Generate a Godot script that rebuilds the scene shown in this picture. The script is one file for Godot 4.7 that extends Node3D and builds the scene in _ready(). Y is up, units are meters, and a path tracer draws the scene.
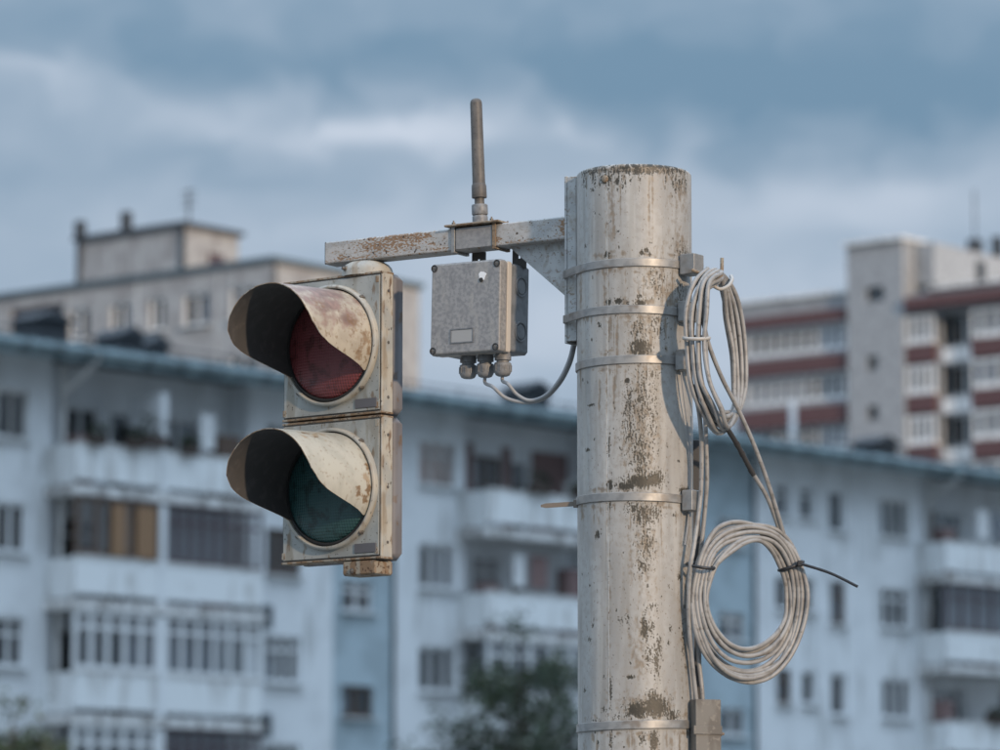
extends Node3D
# A weathered traffic light hung from a bracket on a steel pole, five-storey and nine-storey blocks out of focus behind.

const FPX := 4000.0          # focal length in photo pixels (photo is 1000 x 750)
const EYE := Vector3(0, 1.6, 0)
const PITCH := 0.13296       # radians, camera looks up
const PZ := 7.69             # distance of the pole's axis

var rng := RandomNumberGenerator.new()
var used := {}
var M := {}
var pole_x := 0.0
var pole_r := 0.112
var pole_top := 3.0

# ------------------------------------------------------------------ geometry collector
class Geo:
	var v := PackedVector3Array()
	var n := PackedVector3Array()
	var uv := PackedVector2Array()

	func tri(a: Vector3, b: Vector3, c: Vector3, na: Vector3, nb: Vector3, nc: Vector3, ua := Vector2.ZERO, ub := Vector2.ZERO, uc := Vector2.ZERO) -> void:
		if (b - a).cross(c - a).dot(na + nb + nc) > 0.0:
			v.append(a); v.append(c); v.append(b)
			n.append(na); n.append(nc); n.append(nb)
			uv.append(ua); uv.append(uc); uv.append(ub)
		else:
			v.append(a); v.append(b); v.append(c)
			n.append(na); n.append(nb); n.append(nc)
			uv.append(ua); uv.append(ub); uv.append(uc)

	func quad(a: Vector3, b: Vector3, c: Vector3, d: Vector3, nn: Vector3) -> void:
		tri(a, b, c, nn, nn, nn)
		tri(a, c, d, nn, nn, nn)

	func squad(a: Vector3, b: Vector3, c: Vector3, d: Vector3, na: Vector3, nb: Vector3, nc: Vector3, nd: Vector3, ua := Vector2.ZERO, ub := Vector2.ZERO, uc := Vector2.ZERO, ud := Vector2.ZERO) -> void:
		tri(a, b, c, na, nb, nc, ua, ub, uc)
		tri(a, c, d, na, nc, nd, ua, uc, ud)

	# chamfered box with soft edge normals
	func box(c: Vector3, size: Vector3, r := 0.0, bs := Basis.IDENTITY) -> void:
		var h := size * 0.5
		if r <= 0.0:
			for ax in 3:
				var b1 := (ax + 1) % 3
				var b2 := (ax + 2) % 3
				for s in [-1.0, 1.0]:
					var q := []
					for k in [[-1, -1], [1, -1], [1, 1], [-1, 1]]:
						var p := Vector3()
						p[ax] = h[ax] * s
						p[b1] = h[b1] * k[0]
						p[b2] = h[b2] * k[1]
						q.append(c + bs * p)
					var nn := Vector3()
					nn[ax] = s
					quad(q[0], q[1], q[2], q[3], bs * nn)
			return
		r = minf(r, minf(h.x, minf(h.y, h.z)) * 0.95)
		var at := func(s: Vector3, ax: int) -> Vector3:
			var p := Vector3(s.x * (h.x - r), s.y * (h.y - r), s.z * (h.z - r))
			p[ax] = s[ax] * h[ax]
			return c + bs * p
		var nrm := func(s: Vector3, ax: int) -> Vector3:
			var q := Vector3()
			q[ax] = s[ax]
			return bs * q
		for ax in 3:
			var b1 := (ax + 1) % 3
			var b2 := (ax + 2) % 3
			for sg in [-1.0, 1.0]:
				var q := []
				var nn := Vector3()
				for k in [[-1, -1], [1, -1], [1, 1], [-1, 1]]:
					var s := Vector3()
					s[ax] = sg
					s[b1] = k[0]
					s[b2] = k[1]
					q.append(at.call(s, ax))
					nn = nrm.call(s, ax)
				quad(q[0], q[1], q[2], q[3], nn)
			for k in [[-1, -1], [1, -1], [1, 1], [-1, 1]]:
				var s1 := Vector3()
				s1[ax] = -1
				s1[b1] = k[0]
				s1[b2] = k[1]
				var s2 := s1
				s2[ax] = 1
				squad(at.call(s1, b1), at.call(s2, b1), at.call(s2, b2), at.call(s1, b2), nrm.call(s1, b1), nrm.call(s2, b1), nrm.call(s2, b2), nrm.call(s1, b2))
		for sx in [-1, 1]:
			for sy in [-1, 1]:
				for sz in [-1, 1]:
					var s := Vector3(sx, sy, sz)
					tri(at.call(s, 0), at.call(s, 1), at.call(s, 2), nrm.call(s, 0), nrm.call(s, 1), nrm.call(s, 2))

	# profile: Array of Vector2(radius, height) along axis y of bs, sharp where given twice
	func lathe(o: Vector3, prof: Array, seg: int, bs := Basis.IDENTITY, vscale := 1.0, a0 := 0.0) -> void:
		for i in prof.size() - 1:
			var p: Vector2 = prof[i]
			var q: Vector2 = prof[i + 1]
			if p.distance_to(q) < 1e-6:
				continue
			var t := (q - p).normalized()
			var flat := Vector2(t.y, -t.x)
			var np := flat
			var nq := flat
			if i > 0 and p.distance_to(prof[i - 1]) > 1e-6:
				var t0: Vector2 = (p - prof[i - 1]).normalized()
				if t0.dot(t) > 0.6:
					np = (Vector2(t0.y, -t0.x) + flat).normalized()
			if i + 2 < prof.size() and q.distance_to(prof[i + 2]) > 1e-6:
				var t1: Vector2 = (prof[i + 2] - q).normalized()
				if t1.dot(t) > 0.6:
					nq = (Vector2(t1.y, -t1.x) + flat).normalized()
			for k in seg:
				var a := a0 + TAU * k / seg
				var b := a0 + TAU * (k + 1) / seg
				var da := Vector3(sin(a), 0, cos(a))
				var db := Vector3(sin(b), 0, cos(b))
				var va := p.y * vscale
				var vb := q.y * vscale
				squad(o + bs * (da * p.x + Vector3.UP * p.y), o + bs * (db * p.x + Vector3.UP * p.y), o + bs * (db * q.x + Vector3.UP * q.y), o + bs * (da * q.x + Vector3.UP * q.y),
					bs * (da * np.x + Vector3.UP * np.y), bs * (db * np.x + Vector3.UP * np.y), bs * (db * nq.x + Vector3.UP * nq.y), bs * (da * nq.x + Vector3.UP * nq.y),
					Vector2(float(k) / seg, va), Vector2(float(k + 1) / seg, va), Vector2(float(k + 1) / seg, vb), Vector2(float(k) / seg, vb))

	func tube(pts: PackedVector3Array, r: float, sides := 8, caps := true, rend := -1.0) -> void:
		var m := pts.size()
		if m < 2:
			return
		var up := Vector3.UP
		var rings := []
		var nrms := []
		var lens := PackedFloat32Array()
		var total := 0.0
		var t_prev := (pts[1] - pts[0]).normalized()
		if absf(t_prev.dot(up)) > 0.95:
			up = Vector3.RIGHT
		var x := up.cross(t_prev).normalized()
		for i in m:
			var t := t_prev
			if i > 0:
				total += pts[i].distance_to(pts[i - 1])
			if i == 0:
				t = (pts[1] - pts[0]).normalized()
			elif i == m - 1:
				t = (pts[i] - pts[i - 1]).normalized()
			else:
				t = (pts[i + 1] - pts[i - 1]).normalized()
			x = (x - t * x.dot(t)).normalized()
			var y := t.cross(x)
			var ring := PackedVector3Array()
			var nr := PackedVector3Array()
			var rr := r if rend < 0 else lerpf(r, rend, float(i) / (m - 1))
			for k in sides + 1:
				var a := TAU * k / sides
				var d := x * cos(a) + y * sin(a)
				ring.append(pts[i] + d * rr)
				nr.append(d)
			rings.append(ring)
			nrms.append(nr)
			lens.append(total)
			t_prev = t
		for i in m - 1:
			for k in sides:
				squad(rings[i][k], rings[i][k + 1], rings[i + 1][k + 1], rings[i + 1][k], nrms[i][k], nrms[i][k + 1], nrms[i + 1][k + 1], nrms[i + 1][k],
					Vector2(float(k) / sides, lens[i]), Vector2(float(k + 1) / sides, lens[i]), Vector2(float(k + 1) / sides, lens[i + 1]), Vector2(float(k) / sides, lens[i + 1]))
		if caps:
			for e in [0, m - 1]:
				var nn := (pts[0] - pts[1]).normalized() if e == 0 else (pts[m - 1] - pts[m - 2]).normalized()
				for k in sides:
					tri(pts[e], rings[e][k], rings[e][k + 1], nn, nn, nn)

	# flat polygon extruded along an axis; poly in the plane of bx, by
	func prism(poly: PackedVector2Array, o: Vector3, bx: Vector3, by: Vector3, bz: Vector3, d0: float, d1: float) -> void:
		var idx := Geometry2D.triangulate_polygon(poly)
		for s in [[d0, -1.0], [d1, 1.0]]:
			for i in range(0, idx.size(), 3):
				var q := []
				for j in 3:
					var p := poly[idx[i + j]]
					q.append(o + bx * p.x + by * p.y + bz * s[0])
				var nn: Vector3 = bz * s[1]
				tri(q[0], q[1], q[2], nn, nn, nn)
		var area := 0.0
		for i in poly.size():
			area += poly[i].cross(poly[(i + 1) % poly.size()])
		var sg := 1.0 if area > 0 else -1.0
		for i in poly.size():
			var p := poly[i]
			var q := poly[(i + 1) % poly.size()]
			var e := (q - p).normalized()
			var nn := (bx * e.y - by * e.x) * sg
			quad(o + bx * p.x + by * p.y + bz * d0, o + bx * q.x + by * q.y + bz * d0, o + bx * q.x + by * q.y + bz * d1, o + bx * p.x + by * p.y + bz * d1, nn)

	# wall in the xy plane (z = 0 front, facing +z) with rectangular openings and reveals; openings [x0, x1, y0, y1]
	func wall(x0: float, x1: float, y0: float, y1: float, holes: Array, z: float, depth: float) -> void:
		var xs := [x0, x1]
		var ys := [y0, y1]
		for h in holes:
			xs.append(h[0]); xs.append(h[1])
			ys.append(h[2]); ys.append(h[3])
		xs.sort()
		ys.sort()
		for i in xs.size() - 1:
			if xs[i + 1] - xs[i] < 1e-4:
				continue
			for j in ys.size() - 1:
				if ys[j + 1] - ys[j] < 1e-4:
					continue
				var cx: float = (xs[i] + xs[i + 1]) / 2.0
				var cy: float = (ys[j] + ys[j + 1]) / 2.0
				var open := false
				for h in holes:
					if cx > h[0] and cx < h[1] and cy > h[2] and cy < h[3]:
						open = true
						break
				if open:
					continue
				quad(Vector3(xs[i], ys[j], z), Vector3(xs[i + 1], ys[j], z), Vector3(xs[i + 1], ys[j + 1], z), Vector3(xs[i], ys[j + 1], z), Vector3.BACK)
		for h in holes:
			var zb := z - depth
			quad(Vector3(h[0], h[2], z), Vector3(h[0], h[3], z), Vector3(h[0], h[3], zb), Vector3(h[0], h[2], zb), Vector3.RIGHT)
			quad(Vector3(h[1], h[2], z), Vector3(h[1], h[3], z), Vector3(h[1], h[3], zb), Vector3(h[1], h[2], zb), Vector3.LEFT)
			quad(Vector3(h[0], h[2], z), Vector3(h[1], h[2], z), Vector3(h[1], h[2], zb), Vector3(h[0], h[2], zb), Vector3.UP)
			quad(Vector3(h[0], h[3], z), Vector3(h[1], h[3], z), Vector3(h[1], h[3], zb), Vector3(h[0], h[3], zb), Vector3.DOWN)

	func mesh() -> ArrayMesh:
		var a := []
		a.resize(Mesh.ARRAY_MAX)
		a[Mesh.ARRAY_VERTEX] = v
		a[Mesh.ARRAY_NORMAL] = n
		a[Mesh.ARRAY_TEX_UV] = uv
		var m := ArrayMesh.new()
		m.add_surface_from_arrays(Mesh.PRIMITIVE_TRIANGLES, a)
		return m

# ------------------------------------------------------------------ node helpers
func numbered(called: String) -> String:
	if not used.has(called):
		used[called] = 0
		return called
	used[called] += 1
	return "%s_%03d" % [called, used[called]]

func tag(o: Node3D, label: String, category: String, group := "") -> void:
	o.set_meta("label", label)
	o.set_meta("category", category)
	if group:
		o.set_meta("group", group)

func thing(called: String, label: String, category: String, at := Vector3.ZERO, turn := 0.0, group := "") -> Node3D:
	var o := Node3D.new()
	o.name = numbered(called)
	add_child(o)
	o.position = at
	o.rotation.y = turn
	tag(o, label, category, group)
	return o

func part(called: String, g, m: Material, parent: Node3D, label := "") -> MeshInstance3D:
	var o := MeshInstance3D.new()
	o.name = called
	o.mesh = g.mesh() if g is Geo else g
	o.material_override = m
	parent.add_child(o, true)
	if label:
		o.set_meta("label", label)
	return o

func ray(px: float, py: float) -> Vector3:
	var u := (px - 500.0) / FPX
	var w := (375.0 - py) / FPX
	return Vector3(u, cos(PITCH) * w + sin(PITCH), -(cos(PITCH) - sin(PITCH) * w))

# point on the pixel's ray at distance z in front of the camera (measured level)
func P(px: float, py: float, z: float) -> Vector3:
	var d := ray(px, py)
	return EYE + d * (z / -d.z)

func spline(pts: Array, sub := 8) -> PackedVector3Array:
	var out := PackedVector3Array()
	for i in pts.size() - 1:
		var p0: Vector3 = pts[maxi(i - 1, 0)]
		var p1: Vector3 = pts[i]
		var p2: Vector3 = pts[i + 1]
		var p3: Vector3 = pts[mini(i + 2, pts.size() - 1)]
		for k in sub:
			out.append(p1.cubic_interpolate(p2, p0, p3, float(k) / sub))
	out.append(pts[pts.size() - 1])
	return out

# ------------------------------------------------------------------ textures
func noise_bytes(w: int, h: int, sd: int, freq: float, oct := 4, stretch := 1.0, seamless := true, kind := FastNoiseLite.TYPE_SIMPLEX_SMOOTH) -> PackedByteArray:
	var f := FastNoiseLite.new()
	f.seed = sd
	f.noise_type = kind
	f.frequency = freq
	f.fractal_type = FastNoiseLite.FRACTAL_FBM
	f.fractal_octaves = oct
	var im: Image
	var hh := maxi(8, int(h / stretch))
	if seamless:
		im = f.get_seamless_image(w, hh, false, false, 0.15, true)
	else:
		im = f.get_image(w, hh, false, false, true)
	im.convert(Image.FORMAT_L8)
	if hh != h:
		im.resize(w, h, Image.INTERPOLATE_CUBIC)
	return im.get_data()

# layers: [seed, frequency, octaves, stretch, lo, hi, colour, amount]
func weathered(size: int, base: Color, layers: Array) -> ImageTexture:
	var n := size * size
	var r := PackedFloat32Array()
	var g := PackedFloat32Array()
	var b := PackedFloat32Array()
	r.resize(n); g.resize(n); b.resize(n)
	r.fill(base.r); g.fill(base.g); b.fill(base.b)
	for L in layers:
		var nb := noise_bytes(size, size, L[0], L[1], L[2], L[3])
		var lut := PackedFloat32Array()
		lut.resize(256)
		for i in 256:
			lut[i] = smoothstep(L[4], L[5], i / 255.0) * float(L[7])
		var c: Color = L[6]
		for i in n:
			var m := lut[nb[i]]
			if m > 0.002:
				r[i] += (c.r - r[i]) * m
				g[i] += (c.g - g[i]) * m
				b[i] += (c.b - b[i]) * m
	var out := PackedByteArray()
	out.resize(n * 3)
	for i in n:
		out[i * 3] = int(clampf(r[i], 0, 1) * 255.0)
		out[i * 3 + 1] = int(clampf(g[i], 0, 1) * 255.0)
		out[i * 3 + 2] = int(clampf(b[i], 0, 1) * 255.0)
	return ImageTexture.create_from_image(Image.create_from_data(size, size, false, Image.FORMAT_RGB8, out))

# a texture with placed stains. marks: [x, y, rx, ry, strength] in texture fractions; kinds: {colour, marks, grain, lo, hi}
func stained(w: int, h: int, base: Color, tones: Array, kinds: Array, sd: int, aspect_stretch := 3.0) -> Array:
	var n := w * h
	var r := PackedFloat32Array()
	var g := PackedFloat32Array()
	var b := PackedFloat32Array()
	var relief := PackedFloat32Array()
	r.resize(n); g.resize(n); b.resize(n); relief.resize(n)
	r.fill(base.r); g.fill(base.g); b.fill(base.b); relief.fill(0.75)
	for L in tones:
		var nb := noise_bytes(w, h, L[0], L[1], L[2], L[3], false)
		var lut := PackedFloat32Array()
		lut.resize(256)
		for i in 256:
			lut[i] = smoothstep(L[4], L[5], i / 255.0) * float(L[7])
		var c: Color = L[6]
		var dip: float = L[8] if L.size() > 8 else 0.0
		for i in n:
			var m := lut[nb[i]]
			if m > 0.002:
				r[i] += (c.r - r[i]) * m
				g[i] += (c.g - g[i]) * m
				b[i] += (c.b - b[i]) * m
				relief[i] -= dip * m
	for K in kinds:
		var f := PackedFloat32Array()
		f.resize(n)
		for mk in K.marks:
			var cx: float = mk[0] * w
			var cy: float = mk[1] * h
			var rx: float = mk[2] * w
			var ry: float = mk[3] * h
			for y in range(maxi(0, int(cy - 1.6 * ry)), mini(h, int(cy + 1.6 * ry) + 1)):
				var dy := (y - cy) / ry
				for x in range(maxi(0, int(cx - 1.6 * rx)), mini(w, int(cx + 1.6 * rx) + 1)):
					var dx := (x - cx) / rx
					var d := dx * dx + dy * dy
					if d < 2.5:
						var i := y * w + x
						f[i] = maxf(f[i], float(mk[4]) * exp(-d * 1.1))
		var n1 := noise_bytes(w, h, sd + 11, K.grain, 5, 1.0, false)
		var n2 := noise_bytes(w, h, sd + 12, K.grain * 0.9, 4, aspect_stretch, false)
		var c: Color = K.color
		for i in n:
			if f[i] > 0.02:
				var q := f[i] + (n1[i] + n2[i] - 255.0) / 255.0 * float(K.rough)
				var m := smoothstep(float(K.lo), float(K.hi), q) * float(K.amount)
				if m > 0.002:
					var t := 0.8 + 0.4 * n1[i] / 255.0
					r[i] += (c.r * t - r[i]) * m
					g[i] += (c.g * t - g[i]) * m
					b[i] += (c.b * t - b[i]) * m
					relief[i] -= 0.5 * m
	var out := PackedByteArray()
	out.resize(n * 3)
	var rel := PackedByteArray()
	rel.resize(n)
	for i in n:
		out[i * 3] = int(clampf(r[i], 0, 1) * 255.0)
		out[i * 3 + 1] = int(clampf(g[i], 0, 1) * 255.0)
		out[i * 3 + 2] = int(clampf(b[i], 0, 1) * 255.0)
		rel[i] = int(clampf(relief[i], 0, 1) * 255.0)
	return [ImageTexture.create_from_image(Image.create_from_data(w, h, false, Image.FORMAT_RGB8, out)), ImageTexture.create_from_image(Image.create_from_data(w, h, false, Image.FORMAT_L8, rel))]

func mat(rough: float, color := Color.WHITE, tex: Texture2D = null, scale := 0.0, metal := 0.0) -> StandardMaterial3D:
	var m := StandardMaterial3D.new()
	m.albedo_color = color
	m.roughness = rough
	m.metallic = metal
	if tex:
		m.albedo_texture = tex
		if scale > 0.0:
			m.uv1_triplanar = true
			m.uv1_scale = Vector3.ONE * scale
	m.cull_mode = BaseMaterial3D.CULL_DISABLED
	return m

func lin(r: float, g: float, b: float) -> Color:
	return Color(r, g, b).linear_to_srgb()

# ------------------------------------------------------------------ sky
func sky_image() -> Image:
	var w := 1024
	var h := 512
	var im := Image.create(w, h, false, Image.FORMAT_RGBF)
	im.fill(Color(0.20, 0.22, 0.24))
	var n1 := FastNoiseLite.new()
	n1.seed = 5
	n1.noise_type = FastNoiseLite.TYPE_SIMPLEX_SMOOTH
	n1.frequency = 0.55
	n1.fractal_octaves = 5
	n1.fractal_gain = 0.5
	n1.domain_warp_enabled = true
	n1.domain_warp_amplitude = 0.6
	n1.domain_warp_frequency = 0.5
	# cloud banks and breaks in the part the photo shows: [px, py, rx, ry, amount]
	var banks := [[385, 134, 85, 18, 0.80], [430, 118, 50, 13, 0.30], [15, 84, 55, 17, 0.40], [545, 142, 26, 14, 0.40], [190, 128, 80, 16, 0.32], [860, 205, 230, 34, 0.42], [640, 330, 340, 80, 0.40], [480, 235, 170, 45, 0.26], [150, 245, 200, 40, 0.16],
		[280, 66, 260, 32, -0.40], [770, 105, 230, 58, -0.44], [620, 60, 190, 40, -0.28], [90, 190, 160, 26, -0.12], [960, 70, 140, 60, -0.34], [500, 5, 600, 30, -0.22], [60, 25, 130, 28, -0.22], [250, 175, 120, 14, -0.10]]
	for j in range(0, 258):
		var el := PI / 2 - PI * (j + 0.5) / h
		for i in w:
			im.set_pixel(i, j, sky_colour(cloud_cover(n1, wrapf(TAU * (i + 0.5) / w, -PI, PI), el), el))
	im.resize(4096, 2048, Image.INTERPOLATE_CUBIC)
	w = 4096
	h = 2048
	var n2 := FastNoiseLite.new()
	n2.seed = 21
	n2.frequency = 1.0
	n2.fractal_octaves = 4
	for j in range(int(h * (0.5 - 0.30 / PI)), 1026):
		var el := PI / 2 - PI * (j + 0.5) / h
		for i0 in range(-157, 158):
			var i := posmod(i0, w)
			var az := wrapf(TAU * (i + 0.5) / w, -PI, PI)
			var px := 500.0 + 4000.0 * az
			var py := 910.0 - 4000.0 * el
			var f := cloud_cover(n1, az, el)
			px += 75.0 * n2.get_noise_2d(px / 200.0, py / 130.0)
			py += 36.0 * n2.get_noise_2d(px / 170.0 + 40.0, py / 120.0)
			var own := 0.46 + 0.08 * (f - 0.5) + 0.13 * n2.get_noise_2d(px / 130.0, py / 85.0 + 90.0)
			for c in banks:
				var dx: float = (px - c[0]) / c[2]
				var dy: float = (py - c[1]) / c[3]
				var d := dx * dx + dy * dy
				if d < 6.0:
					own += c[4] * exp(-d)
			f = lerpf(f, own, smoothstep(0.24, 0.17, absf(az)) * smoothstep(0.30, 0.25, el))
			im.set_pixel(i, j, sky_colour(f, el))
	return im

func cloud_cover(n1: FastNoiseLite, az: float, el: float) -> float:
	var k := 1.6 * cos(el) / (sin(maxf(el, 0.0)) + 0.16)
	return 0.5 + 0.75 * n1.get_noise_2d(sin(az) * k, cos(az) * k)

# thin grey cloud to bright cloud; an overcast sky is brighter overhead
func sky_colour(cover: float, el: float) -> Color:
	var f := clampf(cover, 0.0, 1.2)
	var lift := 1.0 + 3.0 * smoothstep(0.18, 1.0, el)
	return Color(lerpf(0.165, 0.480, f) * lift, lerpf(0.272, 0.555, f) * lift, lerpf(0.385, 0.660, f) * lift)

# ------------------------------------------------------------------ materials
func make_materials() -> void:
	var rust := Color(0.44, 0.34, 0.25)
	var dark := Color(0.22, 0.18, 0.15)
	M.galv = mat(0.46, Color(1, 1, 1), weathered(256, Color(0.66, 0.655, 0.645), [[1, 0.03, 4, 1.0, 0.3, 0.8, Color(0.54, 0.54, 0.535), 0.8], [2, 0.012, 3, 1.0, 0.68, 0.85, Color(0.50, 0.45, 0.40), 0.6]]), 5.0, 0.45)
	var bracket_tex := weathered(512, Color(0.70, 0.71, 0.71), [[3, 0.008, 4, 1.0, 0.3, 0.8, Color(0.60, 0.61, 0.61), 0.7], [4, 0.02, 5, 2.0, 0.6, 0.8, Color(0.5, 0.46, 0.4), 0.5], [5, 0.03, 4, 1.0, 0.72, 0.82, rust, 0.9], [6, 0.06, 3, 1.0, 0.80, 0.87, dark, 0.9]])
	M.bracket = mat(0.6, Color.WHITE, bracket_tex, 4.0)
	var cream_tex := weathered(512, Color(0.73, 0.71, 0.66), [[7, 0.006, 4, 1.0, 0.3, 0.75, Color(0.62, 0.63, 0.62), 0.75], [8, 0.012, 5, 3.0, 0.55, 0.8, Color(0.56, 0.48, 0.38), 0.6], [9, 0.015, 5, 3.0, 0.72, 0.88, rust, 0.8], [10, 0.06, 4, 2.0, 0.81, 0.88, dark, 0.8], [11, 0.04, 3, 1.0, 0.20, 0.26, Color(0.82, 0.80, 0.75), 0.0]])
	M.cream = mat(0.55, Color.WHITE, cream_tex, 3.2)
	var door_tex := weathered(512, Color(0.665, 0.67, 0.65), [[12, 0.007, 4, 1.0, 0.3, 0.8, Color(0.58, 0.59, 0.575), 0.7], [13, 0.010, 5, 4.0, 0.58, 0.8, Color(0.50, 0.47, 0.41), 0.55], [14, 0.02, 4, 3.0, 0.74, 0.88, Color(0.45, 0.37, 0.29), 0.7], [15, 0.07, 3, 1.0, 0.80, 0.86, dark, 0.8]])
	M.door = mat(0.55, Color.WHITE, door_tex, 3.0)
	var body_tex := weathered(256, Color(0.50, 0.50, 0.52), [[16, 0.012, 4, 3.0, 0.4, 0.8, Color(0.40, 0.385, 0.39), 0.7], [17, 0.03, 4, 2.0, 0.7, 0.82, rust, 0.6]])
	M.body = mat(0.6, Color.WHITE, body_tex, 4.0)
	var edge_tex := weathered(256, Color(0.56, 0.53, 0.48), [[18, 0.02, 5, 3.0, 0.35, 0.6, Color(0.46, 0.36, 0.26), 0.8], [19, 0.05, 4, 1.0, 0.6, 0.75, Color(0.27, 0.19, 0.13), 0.8]])
	M.rusty = mat(0.75, Color.WHITE, edge_tex, 6.0)
	M.gasket = mat(0.7, lin(0.022, 0.021, 0.02))
	M.steel_dark = mat(0.5, lin(0.06, 0.055, 0.05), null, 0, 0.4)
	M.latch = mat(0.55, lin(0.115, 0.11, 0.115), null, 0, 0.2)
	M.screw = mat(0.45, lin(0.16, 0.14, 0.12), null, 0, 0.6)
	var plastic_tex := weathered(512, Color(0.61, 0.605, 0.60), [[20, 0.035, 3, 1.0, 0.36, 0.70, Color(0.515, 0.515, 0.52), 0.8], [21, 0.012, 4, 1.0, 0.45, 0.95, Color(0.48, 0.48, 0.485), 0.5], [22, 0.012, 4, 5.0, 0.55, 0.9, Color(0.67, 0.655, 0.63), 0.5], [23, 0.09, 3, 1.0, 0.76, 0.84, Color(0.33, 0.32, 0.31), 0.7]])
	M.plastic = mat(0.5, Color.WHITE, plastic_tex, 5.0)
	M.plastic_pale = mat(0.5, lin(0.46, 0.42, 0.37))
	M.plastic_grey = mat(0.5, Color.WHITE, weathered(256, Color(0.44, 0.45, 0.46), [[24, 0.02, 4, 1.0, 0.4, 0.8, Color(0.36, 0.37, 0.38), 0.7]]), 6.0)
	M.gland = mat(0.5, Color.WHITE, weathered(256, Color(0.54, 0.545, 0.55), [[25, 0.02, 4, 1.0, 0.45, 0.8, Color(0.41, 0.41, 0.415), 0.8]]), 10.0)
	M.antenna = mat(0.55, Color.WHITE, weathered(256, Color(0.36, 0.345, 0.33), [[26, 0.015, 4, 3.0, 0.4, 0.8, Color(0.44, 0.42, 0.40), 0.7], [27, 0.05, 3, 1.0, 0.7, 0.85, Color(0.27, 0.255, 0.24), 0.6]]), 8.0)
	var cable_tex := weathered(256, Color(0.635, 0.63, 0.62), [[28, 0.012, 4, 1.0, 0.4, 0.8, Color(0.52, 0.51, 0.50), 0.8], [29, 0.03, 5, 1.0, 0.62, 0.85, Color(0.38, 0.355, 0.33), 0.7]])
	M.cable = mat(0.45, Color.WHITE, cable_tex, 7.0)
	M.cable_dark = mat(0.5, lin(0.26, 0.265, 0.27))
	M.tie_black = mat(0.45, lin(0.018, 0.018, 0.02))
	M.tie_white = mat(0.45, lin(0.38, 0.36, 0.33))
	M.tape = mat(0.55, lin(0.035, 0.033, 0.032))
	M.sticker = mat(0.5, lin(0.74, 0.74, 0.74))
	M.label = mat(0.5, lin(0.31, 0.305, 0.295))
	M.conduit = mat(0.6, Color.WHITE, weathered(256, Color(0.46, 0.45, 0.43), [[30, 0.02, 4, 3.0, 0.4, 0.8, Color(0.36, 0.34, 0.32), 0.8], [31, 0.04, 4, 1.0, 0.66, 0.8, Color(0.52, 0.50, 0.47), 0.8]]), 5.0)
	M.conduit_dark = mat(0.6, lin(0.05, 0.05, 0.052))
	# lens glass: coloured, moulded in a fine grid
	for c in [["lens_red", lin(0.155, 0.036, 0.038)], ["lens_green", lin(0.024, 0.070, 0.070)]]:
		var cells := 38
		var s := 640
		var im := Image.create(s, s, false, Image.FORMAT_L8)
		var bytes := PackedByteArray()
		bytes.resize(s * s)
		for y in s:
			var fy := fposmod(float(y) * cells / s, 1.0) - 0.5
			for x in s:
				var fx := fposmod(float(x) * cells / s, 1.0) - 0.5
				bytes[y * s + x] = int(255.0 * (1.0 - 1.9 * (fx * fx + fy * fy)))
		im = Image.create_from_data(s, s, false, Image.FORMAT_L8, bytes)
		var lm := mat(0.16, c[1], weathered(256, Color(1, 1, 1), [[32, 0.02, 5, 1.0, 0.5, 0.85, Color(0.72, 0.70, 0.68), 0.8]]))
		lm.heightmap_enabled = true
		lm.heightmap_texture = ImageTexture.create_from_image(im)
		lm.heightmap_scale = 0.17
		lm.metallic_specular = 0.5
		M[c[0]] = lm
	M.visor_inside = mat(0.75, Color.WHITE, weathered(256, Color(0.25, 0.245, 0.245), [[33, 0.02, 4, 1.0, 0.45, 0.85, Color(0.33, 0.32, 0.315), 0.6]]), 6.0)
	for k in ["bracket", "cream", "door", "body", "plastic", "galv", "cable", "conduit", "gland", "antenna"]:
		M[k].albedo_color = Color(0.91, 0.91, 0.91)
	# distant plaster, brick and roofing
	M.plaster = mat(0.85, Color(0.895, 0.91, 0.92), weathered(512, Color(1, 1, 1), [[40, 0.01, 5, 1.0, 0.4, 0.8, Color(0.95, 0.95, 0.95), 0.8], [41, 0.02, 4, 6.0, 0.62, 0.9, Color(0.78, 0.78, 0.77), 0.6]]), 0.12)
	M.plaster_blue = mat(0.85, Color(0.69, 0.755, 0.785), weathered(256, Color(1, 1, 1), [[42, 0.02, 5, 1.0, 0.4, 0.8, Color(0.90, 0.90, 0.90), 0.8]]), 0.15)
	M.parapet = mat(0.8, Color(0.90, 0.915, 0.92), weathered(256, Color(1, 1, 1), [[43, 0.02, 4, 5.0, 0.5, 0.85, Color(0.84, 0.83, 0.82), 0.8]]), 0.25)
	M.slab = mat(0.9, Color(0.86, 0.86, 0.855), weathered(256, Color(1, 1, 1), [[44, 0.03, 4, 3.0, 0.45, 0.8, Color(0.70, 0.69, 0.68), 0.9]]), 0.3)
	M.eave = mat(0.85, Color(0.53, 0.60, 0.62), weathered(256, Color(1, 1, 1), [[45, 0.03, 4, 4.0, 0.45, 0.8, Color(0.74, 0.74, 0.74), 0.9]]), 0.25)
	M.roof = mat(0.7, Color(0.30, 0.36, 0.39))
	M.dark_metal = mat(0.7, Color(0.20, 0.22, 0.24))
	M.frame_white = mat(0.6, Color(0.86, 0.87, 0.875))
	M.frame_brown = mat(0.6, Color(0.36, 0.29, 0.245))
	M.frame_red = mat(0.6, Color(0.30, 0.235, 0.25))
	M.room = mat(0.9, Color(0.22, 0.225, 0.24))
	M.curtain = mat(0.9, Color(0.50, 0.52, 0.55))
	M.curtain_reflection = mat(0.9, Color(0.80, 0.67, 0.61))  # pinkish curtain; the warm orange reflection in the window is painted into its colour
	M.tan = mat(0.8, Color(0.56, 0.44, 0.33))
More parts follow.
